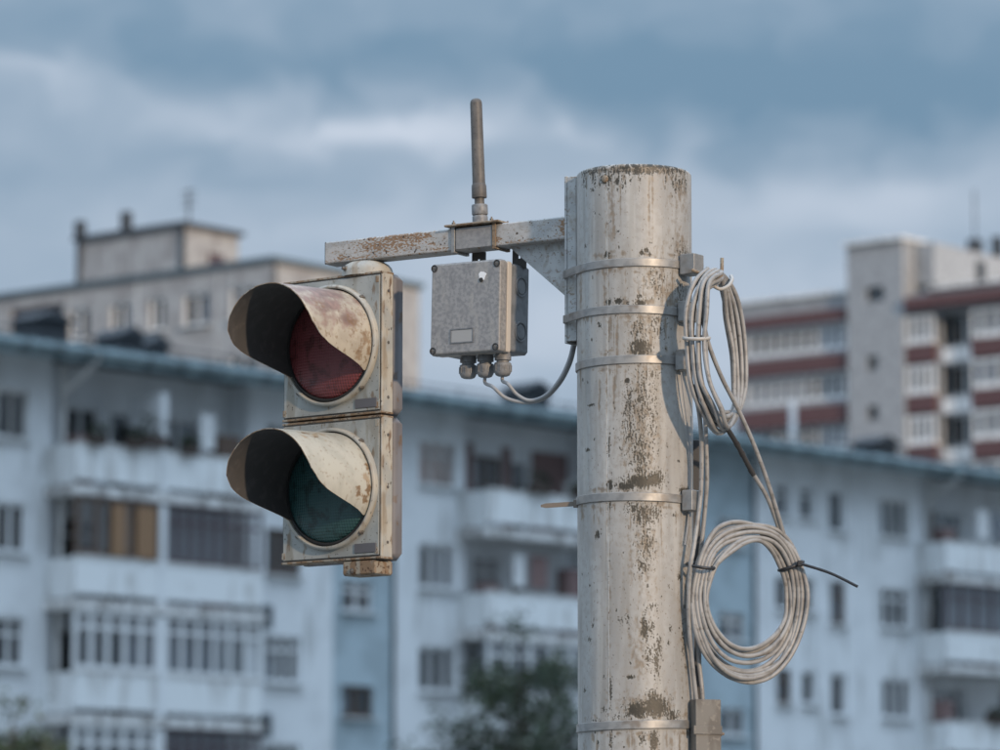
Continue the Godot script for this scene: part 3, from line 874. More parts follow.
func build_box(origin: Vector3, u: Vector3, p: Vector3, ya: float, hh: float) -> void:
	var turn := deg_to_rad(-35.0)
	var bx := Vector3(cos(turn), 0, -sin(turn))
	var bz := Vector3(sin(turn), 0, cos(turn))
	var W := 0.170
	var H := 0.184
	var D := 0.108
	var rc := arm_r(474, ya)
	var zc: float = PZ - u.z * rc
	var front := P(464, 307.5, zc - 0.050)
	var t := thing("junction_box", "weathered grey plastic junction box hanging under the arm with cable glands", "junction box", front - bz * D / 2 - Vector3.UP * H / 2, turn)
	t.rotation.z = deg_to_rad(-1.2)
	var cy := H / 2
	var g := Geo.new()
	g.box(Vector3(0, cy, D / 2 - 0.013), Vector3(W, H, 0.026), 0.005)
	var lid := part("lid", g, M.plastic, t)
	g = Geo.new()
	g.box(Vector3(0, cy, D / 2 - 0.0345), Vector3(W - 0.002, H - 0.002, 0.015), 0.003)
	part("lid_rim", g, M.plastic_pale, t)
	g = Geo.new()
	g.box(Vector3(0, cy, -0.0212), Vector3(W - 0.006, H - 0.006, D - 0.0424), 0.006)
	var body := part("enclosure", g, M.plastic_grey, t)
	for s in [[-1, -1], [1, -1], [1, 1], [-1, 1]]:
		g = Geo.new()
		var o := Vector3(s[0] * (W / 2 - 0.009), cy + s[1] * (H / 2 - 0.009), D / 2 + 0.0002)
		g.lathe(o, [Vector2(0.0074, 0), Vector2(0.0074, 0.0012), Vector2(0.0056, 0.0014), Vector2(0.0040, -0.002), Vector2(0, -0.002)], 16, Basis(Vector3.RIGHT, PI / 2))
		part("screw_well", g, M.gasket, lid)
		g = Geo.new()
		g.lathe(o - Vector3(0, 0, 0.001), [Vector2(0.0032, 0), Vector2(0.0032, 0.0022), Vector2(0, 0.0026)], 12, Basis(Vector3.RIGHT, PI / 2))
		part("screw", g, M.screw, lid)
	# label frame: four raised bars and the paper in them
	var lx := -0.006
	var ly := cy - 0.056
	for b in [[0, 0.0135, 0.056, 0.0022], [0, -0.0135, 0.056, 0.0022], [-0.027, 0, 0.0022, 0.0248], [0.027, 0, 0.0022, 0.0248]]:
		g = Geo.new()
		g.box(Vector3(lx + b[0], ly + b[1], D / 2 + 0.0006), Vector3(b[2], b[3], 0.0016))
		part("label_frame", g, M.plastic_grey, lid)
	g = Geo.new()
	g.box(Vector3(lx + 0.0005, ly - 0.0005, D / 2 + 0.0003), Vector3(0.0505, 0.0235, 0.0008))
	part("label_plate", g, M.label, lid)
	# torn sticker and the indicator under it
	g = Geo.new()
	g.prism(PackedVector2Array([Vector2(-0.008, 0.007), Vector2(-0.004, 0.011), Vector2(0.004, 0.010), Vector2(0.011, 0.006), Vector2(0.007, 0.000), Vector2(0.005, -0.006), Vector2(-0.006, -0.005)]), Vector3(0.041, cy + 0.058, D / 2), Vector3.RIGHT, Vector3.UP, Vector3.BACK, 0.0, 0.0007)
	part("sticker", g, M.sticker, lid)
	g = Geo.new()
	g.lathe(Vector3(0.039, cy + 0.0525, D / 2 + 0.0005), [Vector2(0.0046, 0), Vector2(0.0042, 0.0016), Vector2(0, 0.0022)], 14, Basis(Vector3.RIGHT, PI / 2))
	part("indicator", g, M.gasket, lid)
	# knock-outs on the side
	for yy in [0.045, -0.045]:
		g = Geo.new()
		var o := Vector3((W - 0.006) / 2 - 0.0003, cy + yy, -0.0212)
		var bs := Basis(Vector3(0, 0, 1), -PI / 2)
		g.lathe(o, [Vector2(0.0205, 0), Vector2(0.0200, 0.0030), Vector2(0.0180, 0.0030), Vector2(0.0172, 0.0004), Vector2(0.0150, 0.0004), Vector2(0.0140, 0.0024), Vector2(0, 0.0026)], 28, bs)
		part("knockout", g, M.plastic_grey, body)
	# cable glands
	for k in 3:
		g = Geo.new()
		var o := Vector3(-0.022 + 0.042 * k, 0.003, 0.008)
		g.lathe(o, [Vector2(0.0, -0.047), Vector2(0.009, -0.047), Vector2(0.0135, -0.045), Vector2(0.0168, -0.039), Vector2(0.0172, -0.022), Vector2(0.0160, -0.0200), Vector2(0.0125, -0.0195), Vector2(0.0125, -0.0155), Vector2(0.0165, -0.015), Vector2(0.0165, -0.006), Vector2(0.015, -0.004), Vector2(0.015, 0.004)], 20)
		var gp := part("cable_gland", g, M.gland, t)
		g = Geo.new()
		for q in 10:
			var a := TAU * q / 10
			g.box(o + Vector3(cos(a) * 0.0168, -0.031, sin(a) * 0.0168), Vector3(0.003, 0.013, 0.003), 0.0006, Basis(Vector3.UP, -a))
		part("grip_rib", g, M.gland, gp)
	# hanger tabs up to the arm, each with its hole
	var arm_bottom := ya - hh / 2
	for px in [465.5, 507.5]:
		var ra := arm_r(px, ya)
		var wp := origin + u * ra - p * 0.004
		var tp := t.to_local(Vector3(wp.x, arm_bottom, wp.z))
		var y0 := H - 0.010
		var y1 := tp.y + 0.001
		g = Geo.new()
		var tz := -0.03
		var x := tp.x
		var hy := lerpf(y0 + 0.010, y1, 0.45)
		g.box(Vector3(x - 0.0098, (y0 + y1) / 2, tz), Vector3(0.0125, y1 - y0, 0.004))
		g.box(Vector3(x + 0.0098, (y0 + y1) / 2, tz), Vector3(0.0125, y1 - y0, 0.004))
		g.box(Vector3(x, (y0 + hy - 0.0035) / 2, tz), Vector3(0.0071, hy - 0.0035 - y0, 0.004))
		g.box(Vector3(x, (y1 + hy + 0.0035) / 2, tz), Vector3(0.0071, y1 - hy - 0.0035, 0.004))
		part("hanger_tab", g, M.steel_dark, t)
	# ---------- the two cables from the box to the pole
	var ends := []
	for k in [1, 2]:
		ends.append(t.to_global(Vector3(-0.022 + 0.042 * k, -0.040, 0.008)))
	var paths := [
		[ends[0], ends[0] - Vector3.UP * 0.015, P(493, 387, 7.80), P(506, 398, 7.80), P(526, 402.5, 7.79), P(545, 398, 7.775), P(560, 383, 7.765), P(570, 364, 7.76), P(574.5, 347, 7.76), P(577, 330, 7.77)],
		[ends[1], ends[1] - Vector3.UP * 0.013, P(508, 384, 7.79), P(517, 394.5, 7.79), P(530, 400.5, 7.780), P(546, 395, 7.765), P(560, 379, 7.755), P(569, 360, 7.75), P(573, 344, 7.75), P(575.5, 330, 7.76)]]
	for k in 2:
		g = Geo.new()
		g.tube(spline(paths[k], 8), 0.0036, 10)
		var o := part(numbered("box_cable"), g, M.cable_dark, self)
		tag(o, ["grey cable looping from the middle gland of the grey box to the pole", "grey cable looping from the end gland nearest the pole to the pole"][k], "cable", "cables from the box to the pole")

func build_signal(origin: Vector3, u: Vector3, ya: float, hh: float) -> void:
	var turn := deg_to_rad(-37.6)
	var bz := Vector3(sin(turn), 0, cos(turn))
	var W := 0.263
	var S := 0.292
	var DD := 0.036      # door depth
	var BD := 0.042      # body depth
	var zf := 8.03
	var fc := P(332.0, 418.5, zf)
	var t := thing("traffic_light", "old two-lens traffic light with red over green and long hooded visors", "traffic light", fc - Vector3.UP * S, turn)
	# local frame: z = 0 is the door's front, y = 0 the bottom
	for k in 2:
		var y0 := S * k
		var red := k == 1
		var g := Geo.new()
		g.box(Vector3(0, y0 + S / 2, -DD - BD / 2 - 0.002), Vector3(W - 0.004, S - 0.003, BD), 0.014)
		var body := part("housing_section", g, M.body, t)
		g = Geo.new()
		g.box(Vector3(0, y0 + S / 2, -DD - 0.001), Vector3(W - 0.012, S - 0.010, 0.006))
		part("seal", g, M.gasket, body)
		# door: a tray with a raised rim and a round opening collar
		g = Geo.new()
		g.box(Vector3(0, y0 + S / 2, -DD / 2), Vector3(W, S - 0.005, DD), 0.004)
		var door := part("door", g, M.cream, t)
		g = Geo.new()
		g.box(Vector3(0, y0 + S / 2, 0.0008), Vector3(W - 0.012, S - 0.018, 0.0045), 0.001)
		part("door_panel", g, M.door, door)
		g = Geo.new()
		g.box(Vector3(0, y0 + S / 2, 0.0001), Vector3(W - 0.0085, S - 0.0145, 0.002))
		part("panel_seam", g, M.gasket, door)
		# rusty lower and upper edges
		for e in [0.004, S - 0.004]:
			g = Geo.new()
			g.box(Vector3(0, y0 + e, -DD / 2 + 0.001), Vector3(W - 0.001, 0.0045, DD + 0.003), 0.001)
			part("edge_trim", g, M.rusty, door)
		var c := Vector3(0.0, y0 + S / 2 + 0.002, 0.002)
		var fwd := Basis(Vector3.RIGHT, PI / 2)
		g = Geo.new()
		g.lathe(c, [Vector2(0.1240, 0), Vector2(0.1240, 0.010), Vector2(0.1225, 0.0125), Vector2(0.1195, 0.0135), Vector2(0.1195, 0.0135), Vector2(0.1165, 0.012), Vector2(0.1165, 0.004)], 72, fwd)
		var ring := part("bezel_ring", g, M.cream, t)
		g = Geo.new()
		g.lathe(c, [Vector2(0.1168, 0.004), Vector2(0.1130, 0.009), Vector2(0.1095, 0.009), Vector2(0.1075, 0.002)], 64, fwd)
		part("gasket", g, M.gasket, ring)
		# lens, bulging
		g = Geo.new()
		var prof := []
		for i in 11:
			var a := float(i) / 10.0
			prof.append(Vector2(0.1090 * cos(a * PI / 2), 0.002 + 0.024 * sin(a * PI / 2)))
		g.lathe(c, prof, 64, fwd)
		for i in g.v.size():
			var q := g.v[i] - c
			g.uv[i] = Vector2(q.x / 0.224 + 0.5, 0.5 - q.y / 0.224)
		part("lens", g, M.lens_red if red else M.lens_green, t, "dark maroon unlit lens with a fine moulded grid" if red else "dark teal unlit lens with a fine moulded grid")
		build_visor(t, c, red)
		for a in [42.0, 138.0, 222.0, 318.0]:
			g = Geo.new()
			var o := c + Vector3(sin(deg_to_rad(a)), cos(deg_to_rad(a)), 0) * 0.1235 + Vector3(0, 0, 0.000)
			g.box(o + Vector3(0, 0, 0.004), Vector3(0.010, 0.009, 0.006), 0.002, Basis(Vector3(0, 0, 1), -deg_to_rad(a)))
			g.lathe(o, [Vector2(0.0038, 0.004), Vector2(0.0038, 0.0095), Vector2(0.0028, 0.0115), Vector2(0, 0.012)], 12, fwd)
			part("clip_screw", g, M.screw, ring)
		g = Geo.new()
		g.box(Vector3(0.092, y0 + 0.024, 0.0035), Vector3(0.056, 0.019, 0.004), 0.001)
		part("latch_plate", g, M.latch, door)
		for e in [[-0.126, S - 0.018], [0.121, S - 0.018], [0.121, 0.018], [-0.126, 0.018]]:
			g = Geo.new()
			g.box(Vector3(e[0] * 0.985, y0 + e[1], 0.0015), Vector3(0.0085, 0.014, 0.005), 0.001)
			part("corner_lug", g, M.rusty, door)
		g = Geo.new()
		for s in [0.12, 0.5, 0.86]:
			g.lathe(Vector3(W / 2 - 0.0005, y0 + S * s, -DD / 2), [Vector2(0.0036, 0), Vector2(0.0032, 0.0016), Vector2(0, 0.002)], 8, Basis(Vector3(0, 0, 1), -PI / 2))
			part("rivet", g, M.screw, door)
			g = Geo.new()
	# collar up to the arm
	var rc := arm_r(361.0, ya)
	var wc := origin + u * rc
	var lc := t.to_local(Vector3(wc.x, ya - hh / 2, wc.z))
	var g2 := Geo.new()
	var topy := 2.0 * S - 0.002
	var rise := lc.y - topy
	g2.lathe(Vector3(lc.x, topy, lc.z), [Vector2(0.052, -0.002), Vector2(0.052, rise * 0.35), Vector2(0.050, rise * 0.55), Vector2(0.045, rise * 0.75), Vector2(0.036, rise * 0.92), Vector2(0.026, rise * 0.999)], 40)
	var col := part("mount_collar", g2, M.cream, t)
	g2 = Geo.new()
	var cd := Vector3(-0.35, 0, 0.94).normalized()
	g2.lathe(Vector3(lc.x, topy + rise * 0.42, lc.z) + cd * 0.049, [Vector2(0.006, 0), Vector2(0.006, 0.005), Vector2(0.0035, 0.0055), Vector2(0.0035, 0.010), Vector2(0, 0.010)], 6, Basis(Quaternion(Vector3.UP, cd)))
	part("set_screw", g2, M.screw, col)
	# plugged outlet at the bottom
	g2 = Geo.new()
	g2.box(Vector3(0.072, -0.014, -DD / 2 - 0.010), Vector3(0.086, 0.030, 0.058), 0.004)
	var stub := part("bottom_outlet", g2, M.rusty, t)
	g2 = Geo.new()
	g2.lathe(Vector3(0.058, -0.020, -DD / 2 + 0.019), [Vector2(0.0055, 0), Vector2(0.0055, 0.005), Vector2(0.003, 0.006), Vector2(0, 0.009)], 6, Basis(Vector3.RIGHT, PI / 2))
	part("bolt", g2, M.screw, stub)

func visor_len(deg: float) -> float:
	var pts := [[0, 0.197], [35, 0.200], [60, 0.199], [75, 0.191], [88, 0.170], [96, 0.142], [103, 0.103], [110, 0.060], [116, 0.028], [121, 0.010]]
	var a := absf(deg)
	for i in pts.size() - 1:
		if a <= pts[i + 1][0]:
			var f: float = (a - pts[i][0]) / (pts[i + 1][0] - pts[i][0])
			return lerpf(pts[i][1], pts[i + 1][1], f)
	return 0.010

func build_visor(t: Node3D, c: Vector3, red: bool) -> void:
	var cols := 84
	var rows := 14
	var R := 0.1135
	var th := 0.0018
	var outer := Geo.new()
	var inner := Geo.new()
	var lip := Geo.new()
	var at := func(deg: float, f: float, r: float) -> Vector3:
		var a := deg_to_rad(deg)
		var l := visor_len(deg) * f * 0.975
		var rr := r + 0.012 * l
		return c + Vector3(sin(a) * rr, cos(a) * rr - 0.055 * l, 0.006 + l)
	for i in cols:
		var d0 := -121.0 + 242.0 * i / cols
		var d1 := -121.0 + 242.0 * (i + 1) / cols
		var n0 := Vector3(sin(deg_to_rad(d0)), cos(deg_to_rad(d0)), 0)
		var n1 := Vector3(sin(deg_to_rad(d1)), cos(deg_to_rad(d1)), 0)
		for j in rows:
			var f0 := float(j) / rows
			var f1 := float(j + 1) / rows
			var uv := [Vector2((d0 + 121.0) / 242.0, visor_len(d0) * f0 / 0.2), Vector2((d1 + 121.0) / 242.0, visor_len(d1) * f0 / 0.2), Vector2((d1 + 121.0) / 242.0, visor_len(d1) * f1 / 0.2), Vector2((d0 + 121.0) / 242.0, visor_len(d0) * f1 / 0.2)]
			outer.squad(at.call(d0, f0, R), at.call(d1, f0, R), at.call(d1, f1, R), at.call(d0, f1, R), n0, n1, n1, n0, uv[0], uv[1], uv[2], uv[3])
			inner.squad(at.call(d0, f0, R - th), at.call(d1, f0, R - th), at.call(d1, f1, R - th), at.call(d0, f1, R - th), -n0, -n1, -n1, -n0, uv[0], uv[1], uv[2], uv[3])
		lip.squad(at.call(d0, 1.0, R), at.call(d1, 1.0, R), at.call(d1, 1.0, R - th), at.call(d0, 1.0, R - th), Vector3.BACK, Vector3.BACK, Vector3.BACK, Vector3.BACK)
	for d in [-121.0, 121.0]:
		lip.quad(at.call(d, 0.0, R), at.call(d, 1.0, R), at.call(d, 1.0, R - th), at.call(d, 0.0, R - th), Vector3(sin(deg_to_rad(d)), 0, 0).cross(Vector3.BACK).normalized())
	var tex: Array
	if red:
		# brown-red wear over cream; u runs round the hood (0.5 = top, 1 = pole side), v from ring to lip
		tex = stained(512, 256, Color(0.735, 0.70, 0.635), [[90, 0.012, 4, 1.0, 0.35, 0.8, Color(0.66, 0.62, 0.56), 0.7], [91, 0.05, 4, 1.0, 0.62, 0.85, Color(0.50, 0.42, 0.33), 0.6]],
			[{"color": Color(0.50, 0.405, 0.375), "marks": [[0.62, 0.50, 0.13, 0.40, 1.1], [0.70, 0.60, 0.10, 0.30, 1.0], [0.52, 0.55, 0.12, 0.60, 1.1], [0.40, 0.5, 0.15, 0.7, 1.0], [0.78, 0.38, 0.06, 0.20, 0.9], [0.60, 0.85, 0.2, 0.25, 0.8]], "grain": 0.03, "rough": 0.8, "lo": 0.05, "hi": 0.95, "amount": 0.88},
			{"color": Color(0.46, 0.35, 0.24), "marks": [[0.80, 0.30, 0.05, 0.12, 0.8], [0.86, 0.12, 0.05, 0.08, 1.0], [0.90, 0.06, 0.05, 0.05, 1.0], [0.76, 0.12, 0.04, 0.06, 0.7], [0.72, 0.75, 0.05, 0.1, 0.7], [0.93, 0.2, 0.04, 0.1, 0.9], [0.6, 0.05, 0.1, 0.04, 0.6]], "grain": 0.08, "rough": 0.9, "lo": 0.3, "hi": 1.1, "amount": 0.62}], 92, 3.0)
	else:
		tex = stained(512, 256, Color(0.745, 0.735, 0.69), [[94, 0.012, 4, 1.0, 0.35, 0.8, Color(0.68, 0.675, 0.63), 0.7], [95, 0.05, 4, 1.0, 0.66, 0.85, Color(0.58, 0.53, 0.46), 0.5]],
			[{"color": Color(0.60, 0.50, 0.38), "marks": [[0.58, 0.55, 0.10, 0.25, 0.55], [0.66, 0.75, 0.05, 0.12, 0.6], [0.84, 0.10, 0.10, 0.1, 0.6]], "grain": 0.03, "rough": 0.9, "lo": 0.4, "hi": 0.85, "amount": 0.6},
			{"color": Color(0.42, 0.31, 0.20), "marks": [[0.60, 0.68, 0.022, 0.10, 1.0], [0.635, 0.60, 0.015, 0.06, 0.85], [0.90, 0.22, 0.03, 0.06, 1.1], [0.885, 0.06, 0.03, 0.05, 1.2], [0.80, 0.04, 0.03, 0.05, 1.0], [0.93, 0.10, 0.03, 0.06, 1.1], [0.74, 0.03, 0.05, 0.02, 0.8]], "grain": 0.09, "rough": 0.9, "lo": 0.35, "hi": 1.0, "amount": 0.72}], 96, 3.0)
	var vm := mat(0.5, Color(0.94, 0.94, 0.94), tex[0])
	vm.texture_repeat = false
	vm.heightmap_enabled = true
	vm.heightmap_texture = tex[1]
	vm.heightmap_scale = 0.03
	var v := part("visor", outer, vm, t, "brown-red weathered visor hood over the red lens" if red else "cream visor hood with rust spots over the green lens")
	part("visor_lining", inner, M.visor_inside, v)
	part("visor_lip", lip, M.rusty, v)

func build_cables(origin: Vector3) -> void:
	var rad := 0.0045
	# ---------- upper coil hung from the hook; q is the distance of the strand in front of the pole's axis
	var t := thing("cable_coil", "tall oval coil of pale grey cable hanging from the hook on the pole", "cable coil", Vector3.ZERO, 0, "spare cable coils on the pole")
	var turns := 10
	var pts := []
	for i in turns:
		var lane := [0, 1, 2, 3, 1, 3, 0, 2, 1, 2][i] as int
		var deep := [0, 0, 0, 0, 1, 1, 1, 1, 2, 2][i] as int
		var j := func() -> float: return rng.randf_range(-2.0, 2.0)
		var ox := lane * 6.2 - 0.5
		var back := deep * 0.013
		var q0 := 0.165 + 0.006 * lane - back
		# top, left side down, bottom, right side up
		pts.append(P(708 + lane * 4.2, 268.5 + deep * 6 + lane * 1.6, PZ - (0.132 + 0.003 * lane - back)))
		pts.append(P(694 + lane * 5.2 + j.call(), 283 + deep * 4, PZ - (q0 - 0.006)))
		pts.append(P(687.5 + ox + j.call() * 0.6, 312, PZ - q0))
		pts.append(P(687 + ox + j.call() * 0.5, 345, PZ - q0))
		pts.append(P(690 + ox * 1.05 + j.call(), 380, PZ - q0))
		pts.append(P(699 + ox * 1.15 + j.call(), 408 + j.call(), PZ - (q0 - 0.012)))
		pts.append(P(717 + ox * 0.5 + j.call(), 432 - lane * 2.2 - deep * 8 + j.call(), PZ - (q0 - 0.045)))
		pts.append(P(735 + j.call() - deep * 2, 421 - lane * 4 + j.call() * 2, PZ - (0.062 + lane * 0.004 - back)))
		pts.append(P(745.5 - lane * 3.2 - deep * 1.5 + j.call(), 392, PZ - (0.028 + lane * 0.006 - back)))
		pts.append(P(746.5 - lane * 4.6 - deep * 2 + j.call() * 0.6, 355, PZ - (0.016 + lane * 0.008 - back)))
		pts.append(P(741.5 - lane * 4.4 - deep * 2 + j.call(), 318, PZ - (0.022 + lane * 0.008 - back)))
		pts.append(P(733 - lane * 3.0 - deep * 2 + j.call(), 292, PZ - (0.042 + lane * 0.008 - back)))
		pts.append(P(723 - lane * 1.0 - deep, 275 + deep * 4 - lane * 0.8, PZ - (0.074 + lane * 0.006 - back)))
	var g := Geo.new()
	g.tube(spline(pts, 6), rad, 10)
	part("loops", g, M.cable, t)
	# pale tie round the front bundle, another at the hook
	g = Geo.new()
	g.tube(ring_px(696.5, 338, 12.5, 2.0, PZ - 0.170, 0.019), 0.0040, 6, false)
	part("cable_tie", g, M.tie_white, t)
	g = Geo.new()
	g.tube(spline([P(712, 285, PZ - 0.125), P(720, 289, PZ - 0.122), P(728, 286, PZ - 0.105), P(732, 280, PZ - 0.08), P(731, 276, PZ - 0.05)], 6), 0.0036, 8)
	part("cable_tie", g, M.tie_white, t)
	# ---------- lower coil
	t = thing("cable_coil", "round coil of pale grey cable held by two black cable ties", "cable coil", Vector3.ZERO, 0, "spare cable coils on the pole")
	pts = []
	turns = 11
	var lanes := [0.0, 0.8, 1.7, 2.7, 3.6, 4.4, 3.9, 3.0, 2.1, 1.2, 0.3, 0.3]
	var lows := [83.0, 78.0, 81.0, 66.0, 55.0, 47.0, 50.0, 58.0, 69.0, 80.0, 75.0, 75.0]
	for i in turns:
		var ph := rng.randf() * TAU
		var wob := rng.randf_range(0.8, 2.6)
		var sx := rng.randf_range(-1.4, 1.4)
		var back := 0.0 if i < 6 else 0.010
		for k in 18:
			var a := TAU * k / 18.0
			var f := smoothstep(0.72, 1.0, k / 18.0)
			var lane := lerpf(lanes[i], lanes[i + 1], f)
			var low := lerpf(lows[i], lows[i + 1], f)
			# a runs from the left tie down round the bottom and up the far side
			var rx := 58.0 - 4.1 * lane
			var ry := low if sin(a) > 0.0 else 79.0 - 4.8 * lane
			var near := 1.0 - 0.8 * exp(-pow(sin(a) + 0.43, 2.0) * 14.0)      # the ties hold the strands together
			pts.append(P(748.0 + sx * near - rx * cos(a) + wob * near * 1.5 * sin(2.0 * a + ph), 600.0 + ry * sin(a) + wob * near * 1.6 * sin(3.0 * a + ph), PZ - (0.085 - back - 0.0625 * (1.0 - cos(a)) + 0.003 * sin(2.0 * a + ph))))
	g = Geo.new()
	g.tube(spline(pts, 6), rad, 10)
	part("loops", g, M.cable, t)
	g = Geo.new()
	g.tube(ring_px(700.5, 566, 13.5, 2.6, PZ - 0.080, 0.022, 6.0), 0.0034, 6, false)
	part("cable_tie", g, M.tie_black, t)
	g = Geo.new()
	g.tube(ring_px(791, 566, 12.0, 2.4, PZ + 0.042, 0.022, -12.0), 0.0036, 6, false)
	g.box(P(800, 563.5, PZ + 0.016), Vector3(0.011, 0.012, 0.010), 0.002)
	var e0 := P(800, 563.5, PZ + 0.014)
	var e1 := P(830, 573, PZ + 0.0)
	var e2 := P(857.5, 586.5, PZ - 0.02)
	g.tube(spline([e0, e1, e2], 6), 0.0032, 6)
	part("cable_tie", g, M.tie_black, t, "black cable tie with a long loose tail")
	# ---------- single strands
	var strands := [
		["pale grey cable running down from the tall oval coil to the round coil", M.cable, [P(704, 300, PZ - 0.150), P(703, 318, PZ - 0.158), P(709, 345, PZ - 0.15), P(722, 378, PZ - 0.13), P(739, 411, PZ - 0.09), P(754, 445, PZ - 0.06), P(767, 480, PZ - 0.03), P(778, 515, PZ + 0.0), P(787, 545, PZ + 0.03), P(796, 568, PZ + 0.04), P(804, 592, PZ + 0.042)]],
		["pale grey cable with a black taped splice below the tall oval coil", M.cable, [P(702, 390, PZ - 0.16), P(712, 410, PZ - 0.15), P(724, 424, PZ - 0.13), P(738, 446, PZ - 0.08), P(752, 472, PZ - 0.045), P(766, 495, PZ - 0.02), P(776, 520, PZ + 0.008), P(785, 548, PZ + 0.034), P(793, 568, PZ + 0.042), P(800, 590, PZ + 0.044)]],
		["pale grey cable running down beside the pole through the round coil's tie", M.cable, [P(693, 385, PZ - 0.150), P(699, 412, PZ - 0.125), P(701.5, 445, PZ - 0.088), P(701, 490, PZ - 0.082), P(697, 525, PZ - 0.085), P(693, 552, PZ - 0.094), P(690.5, 566, PZ - 0.096), P(688.5, 600, PZ - 0.090), P(690, 640, PZ - 0.078), P(694, 680, PZ - 0.062), P(698, 712, PZ - 0.055)]],
		["pale grey cable going down behind the round coil into the square conduit", M.cable, [P(705, 408, PZ - 0.07), P(706, 440, PZ - 0.062), P(707, 480, PZ - 0.056), P(704, 520, PZ - 0.05), P(700, 560, PZ - 0.048), P(697.5, 600, PZ - 0.046), P(698, 650, PZ - 0.046), P(702, 690, PZ - 0.046), P(703, 715, PZ - 0.046)]]]
	for s in strands:
		g = Geo.new()
		var sp := spline(s[2], 8)
		g.tube(sp, rad * 0.98, 10)
		var o := thing("signal_cable", s[0], "cable", Vector3.ZERO, 0, "loose cable runs beside the pole")
		part("jacket", g, s[1], o)
		if "splice" in s[0]:
			g = Geo.new()
			var seg := PackedVector3Array()
			for i in range(18, 34):
				seg.append(sp[i])
			g.tube(seg, rad * 1.10, 10)
			for i in [5, 8, 13]:
				g.tube(PackedVector3Array([seg[i], seg[i + 1]]), rad * 1.28, 10)
			part("tape_wrap", g, M.tape, o)
	# thin wire down the pole
	g = Geo.new()
	g.tube(spline([P(681, 372, PZ - 0.092), P(684, 400, PZ - 0.082), P(689, 440, PZ - 0.062), P(690.5, 480, PZ - 0.055), P(688, 520, PZ - 0.066), P(685, 545, PZ - 0.076)], 6), 0.0016, 6)
	var wire := part("thin_wire", g, M.cable_dark, self)
	tag(wire, "thin dark wire lying down the flank of the pole behind the cables", "wire")
	# ---------- square conduit at the bottom and the dark duct up the flank
	var base := P(703, 700, PZ - 0.046)
	t = thing("square_conduit", "grey square steel conduit strapped to the pole that the cables enter", "conduit", Vector3(base.x, 0, -PZ + 0.046), deg_to_rad(20))
	g = Geo.new()
	var sz := 0.052
	var yt := base.y
	for s in [[0, 1], [0, -1], [1, 0], [-1, 0]]:
		if s[0] == 0:
			g.box(Vector3(0, yt / 2 + 0.02, s[1] * (sz / 2 - 0.0015)), Vector3(sz, yt - 0.04, 0.003), 0.0008)
		else:
			g.box(Vector3(s[0] * (sz / 2 - 0.0015), yt / 2 + 0.02, 0), Vector3(0.003, yt - 0.04, sz - 0.0061), 0.0008)
	part("duct", g, M.conduit, t)
	g = Geo.new()
	var by := P(635, 729, PZ - pole_r).y
	g.box(Vector3(-0.002, by, sz / 2 + 0.0012), Vector3(sz + 0.006, 0.0165, 0.0022), 0.0006)
	g.box(Vector3(sz / 2 + 0.0014, by, 0), Vector3(0.0022, 0.0165, sz), 0.0006)
	part("strap", g, M.conduit, t)
	g = Geo.new()
	g.lathe(Vector3(sz / 2 + 0.002, by - 0.006, 0.006), [Vector2(0.006, 0), Vector2(0.006, 0.006), Vector2(0.003, 0.0065), Vector2(0.003, 0.012), Vector2(0, 0.012)], 6, Basis(Vector3(0, 0, 1), -PI / 2))
	part("bolt", g, M.rusty, t)
	var dtop := P(697, 440, PZ + 0.02)
	g = Geo.new()
	g.box(Vector3(P(696, 570, PZ + 0.02).x, (dtop.y + yt) / 2 - 0.1, -PZ - 0.02), Vector3(0.018, dtop.y - yt + 0.2, 0.018), 0.003)
	var duct := part("cable_duct", g, M.conduit_dark, self)
	tag(duct, "narrow dark cable duct running up the flank of the pole behind the cables", "cable duct")

# closed flat loop round a bundle, width rx pixels, depth rz metres, drooping ry pixels
func ring_px(px: float, py: float, rx: float, ry: float, z: float, rz: float, tilt := 0.0) -> PackedVector3Array:
	var out := PackedVector3Array()
	for k in 29:
		var a := TAU * k / 28
		out.append(P(px + rx * cos(a), py + ry * sin(a) * 0.5 + tilt * cos(a) * 0.35, z - rz * sin(a)))
	return out

